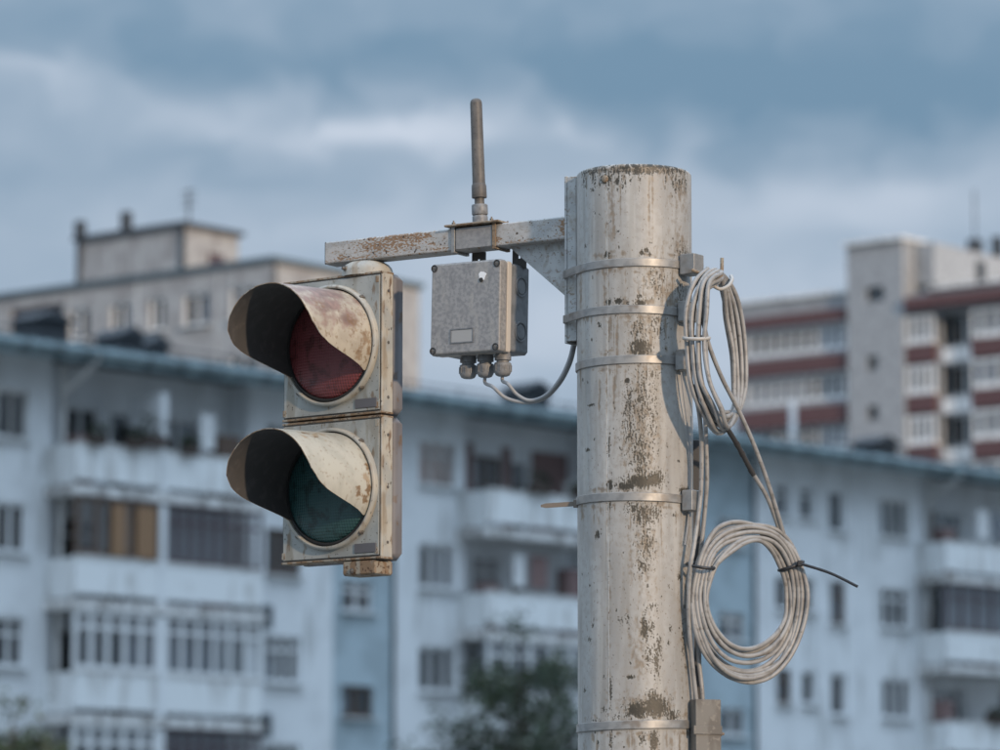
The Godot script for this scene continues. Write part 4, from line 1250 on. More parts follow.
# ------------------------------------------------------------------ buildings
# a window set in an opening: frame with mullions > panes, sill, curtain
func window(parent: Node3D, h: Array, z: float, bars: Array, transom: float, fm: Material, opts := {}) -> void:
	var g := Geo.new()
	var w: float = h[1] - h[0]
	var ht: float = h[3] - h[2]
	var fw: float = opts.get("fw", 0.09)
	var cx: float = (h[0] + h[1]) / 2
	var cy: float = (h[2] + h[3]) / 2
	g.box(Vector3(h[0] + fw / 2, cy, z), Vector3(fw, ht, 0.07))
	g.box(Vector3(h[1] - fw / 2, cy, z), Vector3(fw, ht, 0.07))
	g.box(Vector3(cx, h[2] + fw / 2, z), Vector3(w - 2 * fw, fw, 0.07))
	g.box(Vector3(cx, h[3] - fw / 2, z), Vector3(w - 2 * fw, fw, 0.07))
	var edges := [h[0] + fw]
	for b in bars:
		var x: float = h[0] + w * b
		g.box(Vector3(x, cy, z + 0.003), Vector3(fw, ht - 2 * fw, 0.07))
		edges.append(x)
	edges.append(h[1] - fw)
	if transom > 0.0:
		g.box(Vector3(cx, h[2] + ht * transom, z + 0.006), Vector3(w - 2 * fw, fw * 0.8, 0.07))
	var o := part("window", g, fm, parent)
	for i in edges.size() - 1:
		g = Geo.new()
		var a: float = edges[i]
		var b: float = edges[i + 1]
		g.box(Vector3((a + b) / 2, cy, z), Vector3(b - a, ht - 2 * fw, 0.008))
		part("pane", g, M.glass, o)
	if opts.get("sill", true):
		g = Geo.new()
		g.box(Vector3(cx, h[2] - 0.03, z + 0.16), Vector3(w + 0.12, 0.04, 0.34))
		part("sill", g, M.frame_white, o)
	var cw: float = opts.get("curtain", -1.0)
	if cw > 0.0:
		g = Geo.new()
		var x := h[0] as float
		var wid := w * cw
		var right: bool = opts.get("right", false)
		if right:
			x = h[1] - wid
		var n := maxi(4, int(wid / 0.09))
		for i in n:
			var x0 := x + wid * i / n
			var x1 := x + wid * (i + 1) / n
			var z0 := z - 0.16 + 0.03 * (i % 2)
			var z1 := z - 0.16 + 0.03 * ((i + 1) % 2)
			var nn := Vector3(z0 - z1, 0, x1 - x0).normalized()
			g.quad(Vector3(x0, h[2], z0), Vector3(x1, h[2], z1), Vector3(x1, h[3], z1), Vector3(x0, h[3], z0), nn)
		part("curtain", g, opts.get("cmat", M.curtain), o)

# balcony: slab > parapet, side panels, partition, glazing
func balcony(parent: Node3D, x0: float, x1: float, y: float, out: float, opts: Dictionary) -> Node3D:
	var g := Geo.new()
	g.box(Vector3((x0 + x1) / 2, y - 0.12, out / 2 + 0.03), Vector3(x1 - x0 + 0.12, 0.22, out + 0.06))
	g.box(Vector3((x0 + x1) / 2 + 0.4, y - 0.125, -0.35), Vector3(x1 - x0 - 0.9, 0.2, 0.68))
	var b := part("balcony", g, M.slab, parent)
	var ph := 1.0
	var mids: Array = opts.get("piers", [])
	var runs := []
	var last := x0
	for m in mids:
		runs.append([last, m - 0.12])
		last = m + 0.12
	runs.append([last, x1])
	for r in runs:
		g = Geo.new()
		g.box(Vector3((r[0] + r[1]) / 2, y + ph / 2 + 0.07, out - 0.04), Vector3(r[1] - r[0], ph - 0.14, 0.06))
		part("parapet", g, M.parapet, b)
		g = Geo.new()
		g.box(Vector3((r[0] + r[1]) / 2, y + ph + 0.03, out - 0.04), Vector3(r[1] - r[0], 0.06, 0.12))
		part("hand_rail", g, M.slab, b)
	for x in [x0 + 0.03, x1 - 0.03]:
		g = Geo.new()
		g.box(Vector3(x, y + ph / 2 + 0.02, (out - 0.08) / 2), Vector3(0.06, ph - 0.04, out - 0.1))
		part("side_panel", g, M.parapet, b)
	for m in mids:
		g = Geo.new()
		g.box(Vector3(m, y + 1.24, out / 2), Vector3(0.22, 2.48, out + 0.02))
		part("pier", g, M.plaster, b)
	var kinds: Array = opts.get("glaze", [])
	for i in runs.size():
		if i < kinds.size() and kinds[i] != null:
			var k: Dictionary = kinds[i]
			var r: Array = runs[i]
			var n: int = k.n
			var bars := []
			for q in range(1, n):
				bars.append(float(q) / n)
			window(b, [r[0], r[1], y + ph + 0.07, y + 2.5], out - 0.04, bars, k.get("transom", 0.0), k.mat, {"sill": false, "fw": k.get("fw", 0.07), "curtain": k.get("curtain", -1.0), "right": k.get("right", false), "cmat": k.get("cmat", M.curtain)})
	for s in opts.get("boxes", []):
		g = Geo.new()
		g.box(Vector3(s[0], y + ph + s[2] * 0.3, out + 0.12), Vector3(s[1], 0.22, 0.24), 0.03)
		var fb := part("flower_box", g, M.pot, b)
		g = Geo.new()
		for q in 60:
			var c := Vector3(s[0] + rng.randf_range(-0.5, 0.5) * s[1], y + ph + 0.12 + rng.randf() * s[2], out + 0.12 + rng.randf_range(-0.15, 0.15))
			var d := Vector3(rng.randf_range(-1, 1), rng.randf_range(-0.4, 1), rng.randf_range(-1, 1)).normalized() * 0.09
			var e := d.cross(Vector3(rng.randf_range(-1, 1), rng.randf_range(-1, 1), rng.randf_range(-1, 1))).normalized() * 0.06
			g.quad(c - d, c + e, c + d, c - e, d.cross(e).normalized())
		part("foliage", g, M.plants, b)
	return b

func build_white_block() -> void:
	var dir := Vector3(0.674938, 0, -0.737874)
	var turn := atan2(-dir.z, dir.x)
	var b := thing("apartment_block", "five-storey white apartment block with light blue bays and stacked balconies", "apartment block", Vector3(-11.6746, 0, -95.6938), turn)
	var XL := -16.0
	var XR := 50.0
	var EV := 14.95
	var REC := 0.7
	var floors := [0.75, 3.5, 6.25, 9.0, 11.75]
	# which stretch of wall is painted what: [from, to, material, setback]
	var sections := [[XL, 1.15, M.plaster, 0.0], [1.15, 7.75, M.plaster, REC], [7.75, 10.88, M.plaster, 0.0], [10.88, 13.2, M.plaster_blue, 0.12], [13.2, 15.9, M.plaster, 0.0], [15.9, 20.9, M.plaster, REC], [20.9, 25.5, M.plaster, 0.0], [25.5, 28.4, M.plaster_blue, 0.12], [28.4, 36.95, M.plaster, 0.0], [36.95, 43.2, M.plaster, REC], [43.2, XR, M.plaster, 0.0]]
	var holes := []
	for i in sections.size():
		holes.append([])
	var wins := []
	var warm := {"curtain": 1.0, "cmat": M.curtain_reflection}
	for k in 5:
		var f: float = floors[k]
		var cols := [[-1.05, 0.42, 1.1, 2.3, [0.36, 0.68], 0], [-5.6, -4.2, 1.1, 2.3, [0.5], 0], [-9.2, -7.8, 1.1, 2.3, [0.5], 0], [2.05, 3.35, 0.85, 2.2, [0.55], 0], [3.36 + 0.35, 4.45, 0.1, 2.2, [], 0], [5.35, 6.75, 0.85, 2.2, [0.5], 0], [8.45, 9.7, 1.1, 2.3, [0.38, 0.68], 0],
			[14.12, 15.55, 1.1, 2.3, [0.36, 0.68], 2], [17.0, 18.1, 0.85, 2.2, [0.5], 2], [18.5, 19.3, 0.1, 2.2, [], 2], [21.6, 23.0, 1.1, 2.3, [0.5], 2],
			[29.3, 30.0, 1.35, 2.35, [], 4], [30.5, 31.18, 1.35, 2.35, [], 4], [31.9, 32.65, 1.08, 2.35, [], 4], [34.4, 35.88, 1.1, 2.3, [0.34, 0.66], 4], [37.6, 38.3, 0.1, 2.2, [], 4], [38.5, 39.6, 0.85, 2.2, [0.5], 4], [41.5, 42.8, 0.85, 2.2, [0.5], 4]]
		for c in cols:
			var h := [c[0], c[1], f + c[2], f + c[3]]
			for i in sections.size():
				if h[0] > sections[i][0] and h[1] < sections[i][1]:
					holes[i].append(h)
					wins.append([h, c[4], -sections[i][3], k])
		if k > 0:
			for c in [[11.33, 12.52, 1], [26.8, 28.02, 3]]:
				var h := [c[0], c[1], f + 0.33, f + 1.15]
				for i in sections.size():
					if h[0] > sections[i][0] and h[1] < sections[i][1]:
						holes[i].append(h)
						wins.append([h, [0.5], -0.12, k])
	for i in sections.size():
		var s: Array = sections[i]
		var g := Geo.new()
		g.wall(s[0], s[1], 0.02, EV, holes[i], -s[3], 0.22)
		if s[3] > 0.5:
			g.box(Vector3(s[0] - 0.06, EV / 2, -s[3] / 2 - 0.08), Vector3(0.12, EV - 0.04, s[3] + 0.1))
			g.box(Vector3(s[1] + 0.06, EV / 2, -s[3] / 2 - 0.08), Vector3(0.12, EV - 0.04, s[3] + 0.1))
		part("front_wall", g, s[2], b)
	var n := 0
	for w in wins:
		n += 1
		if w[0][0] < -3.0 and w[3] < 1:
			continue
		var o := {"curtain": [0.3, -1.0, -1.0, 0.4, -1.0, -1.0][(n * 7 + w[3] * 3) % 6], "right": n % 2 == 0}
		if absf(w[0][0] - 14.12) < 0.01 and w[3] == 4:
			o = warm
		window(b, w[0], w[2] - 0.12, w[1], [0.0, 0.0, 0.7, 0.0, 0.66][(n * 3 + w[3]) % 5], [M.frame_white, M.frame_white, M.frame_brown, M.frame_white, M.slab, M.frame_white, M.frame_white][(n * 5 + w[3] * 2) % 7], o)
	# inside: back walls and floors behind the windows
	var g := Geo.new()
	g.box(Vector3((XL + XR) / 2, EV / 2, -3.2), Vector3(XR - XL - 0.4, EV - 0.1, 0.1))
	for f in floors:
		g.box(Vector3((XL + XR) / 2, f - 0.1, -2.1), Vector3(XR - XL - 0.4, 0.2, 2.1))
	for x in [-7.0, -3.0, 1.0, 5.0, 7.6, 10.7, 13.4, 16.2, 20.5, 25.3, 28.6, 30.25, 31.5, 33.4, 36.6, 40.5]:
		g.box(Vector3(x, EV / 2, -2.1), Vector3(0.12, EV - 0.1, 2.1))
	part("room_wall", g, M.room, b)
	# ends, back, roof
	g = Geo.new()
	g.box(Vector3(XL - 0.1, EV / 2 + 0.01, -6.05), Vector3(0.2, EV - 0.02, 12.0))
	g.box(Vector3(XR + 0.1, EV / 2 + 0.01, -6.05), Vector3(0.2, EV - 0.02, 12.0))
	g.box(Vector3((XL + XR) / 2, EV / 2 + 0.01, -12.0), Vector3(XR - XL, EV - 0.02, 0.2))
	part("outer_wall", g, M.plaster, b)
	g = Geo.new()
	g.prism(PackedVector2Array([Vector2(1.20, EV + 0.10), Vector2(1.20, EV + 0.02), Vector2(-12.6, EV + 0.02), Vector2(-12.6, EV + 0.10), Vector2(-6.0, EV + 1.0)]), Vector3.ZERO, Vector3.BACK, Vector3.UP, Vector3.RIGHT, XL - 0.4, XR + 0.4)
	var roof := part("roof", g, M.roof, b)
	g = Geo.new()
	g.box(Vector3((XL + XR) / 2, EV - 0.04, 1.26), Vector3(XR - XL + 0.8, 0.40, 0.10), 0.02)
	part("fascia", g, M.eave, roof)
	g = Geo.new()
	g.tube(PackedVector3Array([Vector3(XL - 0.4, EV + 0.00, 1.38), Vector3(XR + 0.4, EV + 0.00, 1.38)]), 0.09, 10)
	part("gutter", g, M.eave, roof)
	var x0 := XL - 0.4
	while x0 < XR:
		g = Geo.new()
		g.box(Vector3(x0 + 1.0, EV - 0.012, 0.60), Vector3(1.99, 0.04, 1.20))
		part("soffit_board", g, M.eave, roof)
		x0 += 2.0
	# snow rail along the edge
	for z in [EV + 0.36, EV + 0.55]:
		g = Geo.new()
		g.tube(PackedVector3Array([Vector3(XL, z, 0.35), Vector3(XR, z, 0.35)]), 0.022, 5)
		part("guard_rail", g, M.dark_metal, roof)
	var x := XL + 0.5
	while x < XR:
		g = Geo.new()
		g.tube(PackedVector3Array([Vector3(x, EV + 0.05, 0.35), Vector3(x, EV + 0.56, 0.35)]), 0.022, 5)
		part("rail_post", g, M.dark_metal, roof)
		x += 2.2
	# vents, dormers and pipes on the roof
	for v in [[3.0, -2.6, 1.1, 0.75], [5.3, -2.2, 0.8, 0.55], [6.6, -2.6, 0.7, 0.5], [-1.0, -2.2, 1.4, 0.8], [14.9, -2.6, 1.0, 0.9], [21.0, -2.4, 1.0, 0.7], [37.5, -2.5, 1.1, 0.6]]:
		g = Geo.new()
		g.box(Vector3(v[0], EV + 0.55 + v[3] / 2, v[1]), Vector3(v[2], v[3], 0.9))
		g.prism(PackedVector2Array([Vector2(-v[2] * 0.62, 0), Vector2(v[2] * 0.62, 0), Vector2(0, 0.28)]), Vector3(v[0], EV + 0.55 + v[3], v[1]), Vector3.RIGHT, Vector3.UP, Vector3.BACK, -0.6, 0.6)
		part("roof_vent", g, M.dark_metal, roof)
	g = Geo.new()
	g.tube(PackedVector3Array([Vector3(32.1, EV + 0.3, -1.5), Vector3(32.1, EV + 2.0, -1.5)]), 0.11, 10)
	part("vent_pipe", g, M.frame_white, roof)
	# downpipes
	for d in [[1.45, -0.25], [36.75, -0.2], [33.36, 0.0]]:
		g = Geo.new()
		if d[1] != 0.0:
			g.tube(spline([Vector3(d[0], EV - 0.1, 1.36), Vector3(d[0], EV - 0.35, 1.0), Vector3(d[0] - 0.02, EV - 0.85, 0.16), Vector3(d[0] - 0.04, EV - 1.3, 0.13), Vector3(d[0] + d[1], 0.3, 0.13)], 6), 0.075, 8)
		else:
			g.box(Vector3(d[0], EV / 2, 0.012), Vector3(0.10, EV - 0.1, 0.02))
		part("downpipe" if d[1] != 0.0 else "joint_strip", g, M.slab if d[1] != 0.0 else M.plaster, b)
	# balconies
	var white6 := {"n": 6, "mat": M.frame_white, "transom": 0.72, "fw": 0.10, "curtain": 0.6}
	var white5 := {"n": 5, "mat": M.frame_white, "transom": 0.72, "fw": 0.12, "curtain": 0.4, "right": true}
	var brown := {"n": 4, "mat": M.frame_brown, "fw": 0.12, "curtain": 0.55, "cmat": M.tan, "right": true}
	var red8 := {"n": 8, "mat": M.frame_red, "fw": 0.07, "curtain": 0.7, "transom": 0.7, "cmat": M.curtain}
	var set1 := {4: {"boxes": [[1.55, 0.5, 0.35], [2.75, 0.5, 0.4], [3.35, 0.9, 0.75], [4.6, 0.5, 0.35]]}, 3: {"glaze": [brown, red8]}, 2: {"glaze": [white5, white6]}, 1: {"glaze": [white5, red8]}}
	var set2 := {4: {"boxes": [[17.6, 0.9, 0.5], [19.3, 0.8, 0.45]]}, 3: {}, 2: {"glaze": [white6]}, 1: {"glaze": [white6]}}
	var set3 := {4: {}, 3: {"glaze": [red8]}, 2: {"boxes": [[38.7, 0.7, 0.4]]}, 1: {"glaze": [white6]}}
	for k in [1, 2, 3, 4]:
		var o: Dictionary = set1[k]
		o["piers"] = [3.85]
		balcony(b, 1.0, 7.25, floors[k], 1.1, o)
		balcony(b, 15.62, 20.7, floors[k], 1.1, set2[k])
		balcony(b, 36.25, 42.6, floors[k], 1.1, set3[k])
	for q in [[1.75, 0.5, 1.3, 4], [6.6, 0.8, 1.7, 4], [20.1, 0.7, 1.6, 4], [16.4, 0.6, 1.3, 3], [19.9, 0.9, 1.9, 3], [37.2, 0.6, 1.5, 4], [41.0, 0.9, 1.8, 4], [39.9, 0.8, 1.4, 2], [37.0, 0.6, 1.7, 2]]:
		g = Geo.new()
		g.box(Vector3(q[0], floors[q[3]] + q[2] / 2 + 0.005, 0.34), Vector3(q[1], q[2], 0.45), 0.02)
		part("balcony_cupboard", g, [M.frame_brown, M.brick_brown, M.slab][int(q[0]) % 3], b)
	for q in [[17.0, 0.5, 3], [17.7, 0.7, 3], [38.4, 0.6, 4], [39.2, 0.45, 4], [5.4, 0.5, 4]]:
		g = Geo.new()
		for i in 6:
			var xa: float = q[0] + q[1] * i / 6.0
			var xb: float = q[0] + q[1] * (i + 1) / 6.0
			var za := 0.75 + 0.03 * (i % 2)
			var zb := 0.75 + 0.03 * ((i + 1) % 2)
			g.quad(Vector3(xa, floors[q[2]] + 1.25, za), Vector3(xb, floors[q[2]] + 1.25, zb), Vector3(xb, floors[q[2]] + 2.15, zb), Vector3(xa, floors[q[2]] + 2.15, za), Vector3(za - zb, 0, xb - xa).normalized())
		part("laundry", g, [M.curtain, M.frame_white, M.brick_brown][int(q[0] * 2) % 3], b)
	for q in [[2.35, 0.42], [3.25, 0.62]]:
		g = Geo.new()
		g.box(Vector3(q[0], floors[3] + 1.72, 1.13), Vector3(q[1], 1.25, 0.05))
		part("wood_panel", g, M.tan, b)
	# wood or brick lining on some balcony walls
	for q in [[15.95, 16.95, 4], [19.35, 20.85, 4], [18.5, 18.4, 4], [4.5, 5.3, 3], [6.8, 8.2, 3], [39.7, 41.4, 3], [36.9, 37.55, 3], [18.12, 18.48, 4], [2.2, 2.05, 4]]:
		if q[1] <= q[0]:
			continue
		g = Geo.new()
		g.box(Vector3((q[0] + q[1]) / 2, floors[q[2]] + 1.27, 0.015 - REC), Vector3(q[1] - q[0], 2.46, 0.03))
		part("wall_lining", g, M.brick_brown, b)
	# condenser units between balcony and window
	for k in [1, 2, 3]:
		g = Geo.new()
		g.box(Vector3(8.02, floors[k] - 0.02, 0.24), Vector3(0.62, 0.6, 0.34), 0.03)
		var un := part("condenser_unit", g, M.unit, b)
		g = Geo.new()
		g.lathe(Vector3(8.02, floors[k] - 0.02, 0.412), [Vector2(0.22, 0), Vector2(0.22, 0.02), Vector2(0.19, 0.02), Vector2(0.19, -0.005), Vector2(0.05, 0.01), Vector2(0, 0.01)], 20, Basis(Vector3.RIGHT, PI / 2))
		part("fan_grille", g, M.dark_metal, un)

func build_beige_block() -> void:
	var turn := atan2(-0.632, 0.775)
	var b := thing("panel_block", "tall beige panel block with a lift house on its flat roof", "apartment block", Vector3(-9.023, 0, -157.0), turn)
	var H := 27.15
	var holes := []
	var wins := []
	for k in 3:
		var y := 24.98 - 2.8 * k
		for c in [[-11.45, -10.25], [-9.05, -7.85], [-6.85, -5.9], [-4.9, -3.45], [-2.3, -0.9], [-19.0, -17.6], [-22.0, -20.6]]:
			var h := [c[0], c[1], y, y + 1.3]
			holes.append(h)
			wins.append(h)
		holes.append([-14.9, -11.8, y, y + 1.65])
	var g := Geo.new()
	g.wall(-30.0, 0.0, 0.02, H, holes, 0.0, 0.25)
	part("front_wall", g, M.beige, b)
	var i := 0
	for h in wins:
		i += 1
		window(b, h, -0.14, [0.5], 0.0, M.frame_white, {"curtain": 0.45 if i % 3 else -1.0, "right": i % 2 == 0, "fw": 0.09})
	# loggias: recess with a rail and dark glazing
	for k in 3:
		var y := 24.98 - 2.8 * k
		window(b, [-14.9, -11.8, y, y + 1.65], -0.14, [0.2, 0.4, 0.6, 0.8], 0.6, M.frame_red, {"curtain": 0.3, "fw": 0.08, "cmat": M.red_band, "sill": false})
	g = Geo.new()
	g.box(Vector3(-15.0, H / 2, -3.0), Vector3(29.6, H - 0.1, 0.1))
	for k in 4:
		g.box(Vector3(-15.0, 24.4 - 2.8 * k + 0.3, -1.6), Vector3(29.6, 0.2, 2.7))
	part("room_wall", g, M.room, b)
	g = Geo.new()
	g.box(Vector3(-0.10, H / 2, -4.55), Vector3(0.198, H - 0.03, 8.6))
	g.box(Vector3(-29.9, H / 2, -4.55), Vector3(0.198, H - 0.03, 8.6))
	g.box(Vector3(-15.0, H / 2, -8.95), Vector3(29.9, H - 0.03, 0.2))
	part("outer_wall", g, M.beige, b)
	g = Geo.new()
	g.box(Vector3(-15.0, H + 0.11, -4.5), Vector3(30.3, 0.2, 9.3))
	var roof := part("roof", g, M.roof, b)
	# panel joints
	for x in [-12.0 + 0.45, -7.5, -3.0, -16.5, -24.0]:
		g = Geo.new()
		g.box(Vector3(x, H / 2, 0.006), Vector3(0.07, H - 0.2, 0.01))
		part("panel_joint", g, M.slab, b)
	# lift house
	g = Geo.new()
	g.box(Vector3(-13.05, H + 1.7, -6.9), Vector3(6.3, 3.0, 3.4))
	part("lift_house", g, M.beige, b)
	g = Geo.new()
	g.box(Vector3(-13.05, H + 3.29, -6.9), Vector3(6.7, 0.18, 3.8))
	part("lift_roof", g, M.dark_metal, b)
	for q in [[-16.15, -5.15], [-9.95, -5.15]]:
		g = Geo.new()
		g.box(Vector3(q[0], H + 1.7, q[1] - 0.03), Vector3(0.22, 3.0, 0.12))
		part("corner_strip", g, M.dark_metal, b)
	g = Geo.new()
	g.box(Vector3(-9.88, H + 1.3, -7.2), Vector3(0.06, 1.9, 0.9))
	part("lift_door", g, M.frame_red, b)
	for q in [[-16.1, -5.2, 0.7], [-13.7, -5.6, 0.9]]:
		g = Geo.new()
		g.box(Vector3(q[0], H + 3.38 + q[2] / 2, q[1]), Vector3(0.4, q[2], 0.4), 0.03)
		part("roof_vent", g, M.dark_metal, b)
	# aerial mast with crossbars
	g = Geo.new()
	g.tube(PackedVector3Array([Vector3(-10.2, H + 3.3, -5.8), Vector3(-10.2, H + 4.9, -5.8)]), 0.05, 6)
	for y in [4.2, 4.5, 4.8]:
		g.tube(PackedVector3Array([Vector3(-10.6, H + y, -5.8), Vector3(-9.8, H + y, -5.8)]), 0.03, 5)
	part("aerial", g, M.dark_metal, roof)

func build_grey_block() -> void:
	var turn := atan2(-0.632, 0.775)
	var b := thing("brick_block", "tall grey brick block with red-brown loggia bands and stair tower", "apartment block", Vector3(21.6196, 0, -225.0), turn)
	var H := 36.6
	var g := Geo.new()
	# left wing: spandrel bands of red brick and strips of white glazing
	var top := 35.75
	g = Geo.new()
	var gl := []
	for k in 4:
		var y := 33.45 - 2.85 * k
		gl.append([-9.5, -2.35, y, y + 1.62])
	g.wall(-10.2, -1.9, 0.02, H, gl, 0.0, 0.3)
	part("wing_wall", g, M.grey_brick, b)
	for k in 5:
		g = Geo.new()
		g.box(Vector3(-5.92, [35.42, 32.72, 29.75, 27.0, 24.2][k], 0.16), Vector3(7.5, [0.68, 0.92, 1.05, 1.05, 1.05][k], 0.31))
		part("red_band", g, M.red_band, b)
	for k in 4:
		var y := 33.45 - 2.85 * k
		window(b, [-9.5, -2.35, y, y + 1.62], -0.12, [0.1, 0.2, 0.3, 0.4, 0.5, 0.6, 0.7, 0.8, 0.9], 0.0, M.frame_white, {"curtain": 0.6 if k % 2 else 0.3, "sill": false, "fw": 0.18, "right": k % 2 == 0})
	# stair tower
	g = Geo.new()
	var th := []
	for k in 5:
		var y := 35.85 - 2.85 * k + (0.0 if k == 0 else -1.1)
		th.append([-0.55, 0.15 if k else 0.65, y, y + 0.85])
	g.wall(-1.88, 1.95, 0.02, 39.2, th, 0.55, 0.3)
	g.quad(Vector3(-1.88, 0.02, 0.55), Vector3(-1.88, 39.2, 0.55), Vector3(-1.88, 39.2, 0.0), Vector3(-1.88, 0.02, 0.0), Vector3.LEFT)
	g.quad(Vector3(1.95, 0.02, 0.55), Vector3(1.95, 39.2, 0.55), Vector3(1.95, 39.2, 0.02), Vector3(1.95, 0.02, 0.02), Vector3.RIGHT)
	part("tower_wall", g, M.grey_brick, b)
	for h in th:
		window(b, h, 0.40, [], 0.0, M.dark_metal, {"sill": false})
	g = Geo.new()
	g.box(Vector3(0.035, 39.2 / 2 + 9.0, -4.9), Vector3(3.82, 39.2 - 18.0, 9.6))
	g.box(Vector3(2.6, 37.9, -5.2), Vector3(1.2, 2.4, 9.0))
	part("tower_body", g, M.grey_brick, b)
	g = Geo.new()
	g.box(Vector3(0.035, 39.3, -4.4), Vector3(4.1, 0.18, 10.4))
	part("tower_roof", g, M.slab, b)
	# right wing: projecting red-banded bays with white glazing, dark loggias between
	g = Geo.new()
	var rl := []
	for k in 4:
		var y := 32.9 - 2.85 * k
		rl.append([4.05, 6.15, y - 0.9, y + 1.9])
	g.wall(1.96, 18.0, 0.02, H - 0.4, rl, 0.0, 0.3)
	part("wing_wall", g, M.grey_brick, b)
	g = Geo.new()
	g.box(Vector3(9.1, 35.48, 0.42), Vector3(13.9, 0.66, 0.8))
	part("red_band", g, M.red_band, b)
	for bay in [[1.97, 3.85], [6.3, 9.6]]:
		for k in 4:
			var y := 33.35 - 2.85 * k
			window(b, [bay[0], bay[1], y, y + 1.45], 0.35, [0.25, 0.5, 0.75], 0.0, M.frame_white, {"sill": false, "fw": 0.13, "curtain": 0.5, "right": k % 2 == 0})
			g = Geo.new()
			g.box(Vector3((bay[0] + bay[1]) / 2, y - 0.72, 0.22), Vector3(bay[1] - bay[0], 0.98, 0.43))
			part("red_band", g, M.red_band, b)
			g = Geo.new()
			g.box(Vector3((bay[0] + bay[1]) / 2, y - 0.11, 0.2), Vector3(bay[1] - bay[0], 0.2, 0.44))
			part("bay_sill", g, M.slab, b)
	for k in 4:
		var y := 32.9 - 2.85 * k
		window(b, [4.05, 6.15, y - 0.9, y + 1.9], -0.9, [0.5, 0.8], 0.4, M.frame_white, {"sill": false, "fw": 0.1})
		g = Geo.new()
		g.box(Vector3(5.1, y - 0.45, -0.05), Vector3(2.06, 0.85, 0.06))
		part("loggia_rail", g, M.slab, b)
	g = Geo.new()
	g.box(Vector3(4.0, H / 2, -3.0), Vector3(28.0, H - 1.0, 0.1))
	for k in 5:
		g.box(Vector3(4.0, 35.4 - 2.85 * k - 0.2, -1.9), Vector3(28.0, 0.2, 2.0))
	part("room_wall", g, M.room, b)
	g = Geo.new()
	g.box(Vector3(-10.1, H / 2, -5.6), Vector3(0.2, H - 0.03, 10.6))
	g.box(Vector3(17.9, H / 2 - 0.2, -5.6), Vector3(0.2, H - 0.43, 10.6))
	g.box(Vector3(3.9, H / 2 - 0.2, -11.0), Vector3(28.1, H - 0.43, 0.2))
	part("outer_wall", g, M.grey_brick, b)
	g = Geo.new()
	g.box(Vector3(-6.05, H + 0.11, -5.5), Vector3(8.3, 0.2, 11.4))
	g.box(Vector3(10.6, H - 0.29, -5.5), Vector3(14.8, 0.2, 11.4))
	var roof := part("roof", g, M.slab, b)
	# vents and aerials
	for q in [[2.3, -6.5, 39.1, 1.0, 0.7], [2.5, -8.6, 39.1, 1.4, 0.55]]:
		g = Geo.new()
		g.box(Vector3(q[0], q[2] + q[3] / 2, q[1]), Vector3(q[4], q[3], q[4]), 0.05)
		part("roof_vent", g, M.dark_metal, roof)
	g = Geo.new()
	g.tube(PackedVector3Array([Vector3(2.3, 40.0, -6.5), Vector3(2.3, 43.0, -6.5)]), 0.045, 6)
	part("aerial", g, M.dark_metal, roof)
	g = Geo.new()
	g.box(Vector3(3.225, 38.0, -5.6), Vector3(0.06, 1.2, 0.9))
	part("roof_door", g, M.dark_metal, roof)

# unseen tower, added to keep the low sun off the white block
func build_shade_tower() -> void:
	var b := thing("added_shade_tower", "unseen long grey panel tower added to shade the white block", "apartment block", Vector3(51.9, 0, -41.0), deg_to_rad(34.0))
	var H := 39.5
	var g := Geo.new()
	var holes := []
	for k in 13:
		for i in 15:
			holes.append([-29.0 + i * 4.0, -27.4 + i * 4.0, 1.9 + 2.8 * k, 3.3 + 2.8 * k])
	g.wall(-31.0, 31.0, 0.02, H, holes, 6.0, 0.2)
	part("front_wall", g, M.grey_brick, b)
	g = Geo.new()
	g.box(Vector3(0.0, H / 2, 5.7), Vector3(61.5, H - 0.1, 0.1))
	part("glazing", g, M.dark_metal, b)
	g = Geo.new()
	g.box(Vector3(-30.9, H / 2, -0.2), Vector3(0.198, H - 0.03, 11.9))
	g.box(Vector3(30.9, H / 2, -0.2), Vector3(0.198, H - 0.03, 11.9))
	g.box(Vector3(0.0, H / 2, -6.1), Vector3(61.5, H - 0.03, 0.2))
	part("outer_wall", g, M.beige, b)
	g = Geo.new()
	g.box(Vector3(0.0, H + 0.11, 0.0), Vector3(62.3, 0.2, 12.6))
	part("roof", g, M.slab, b)

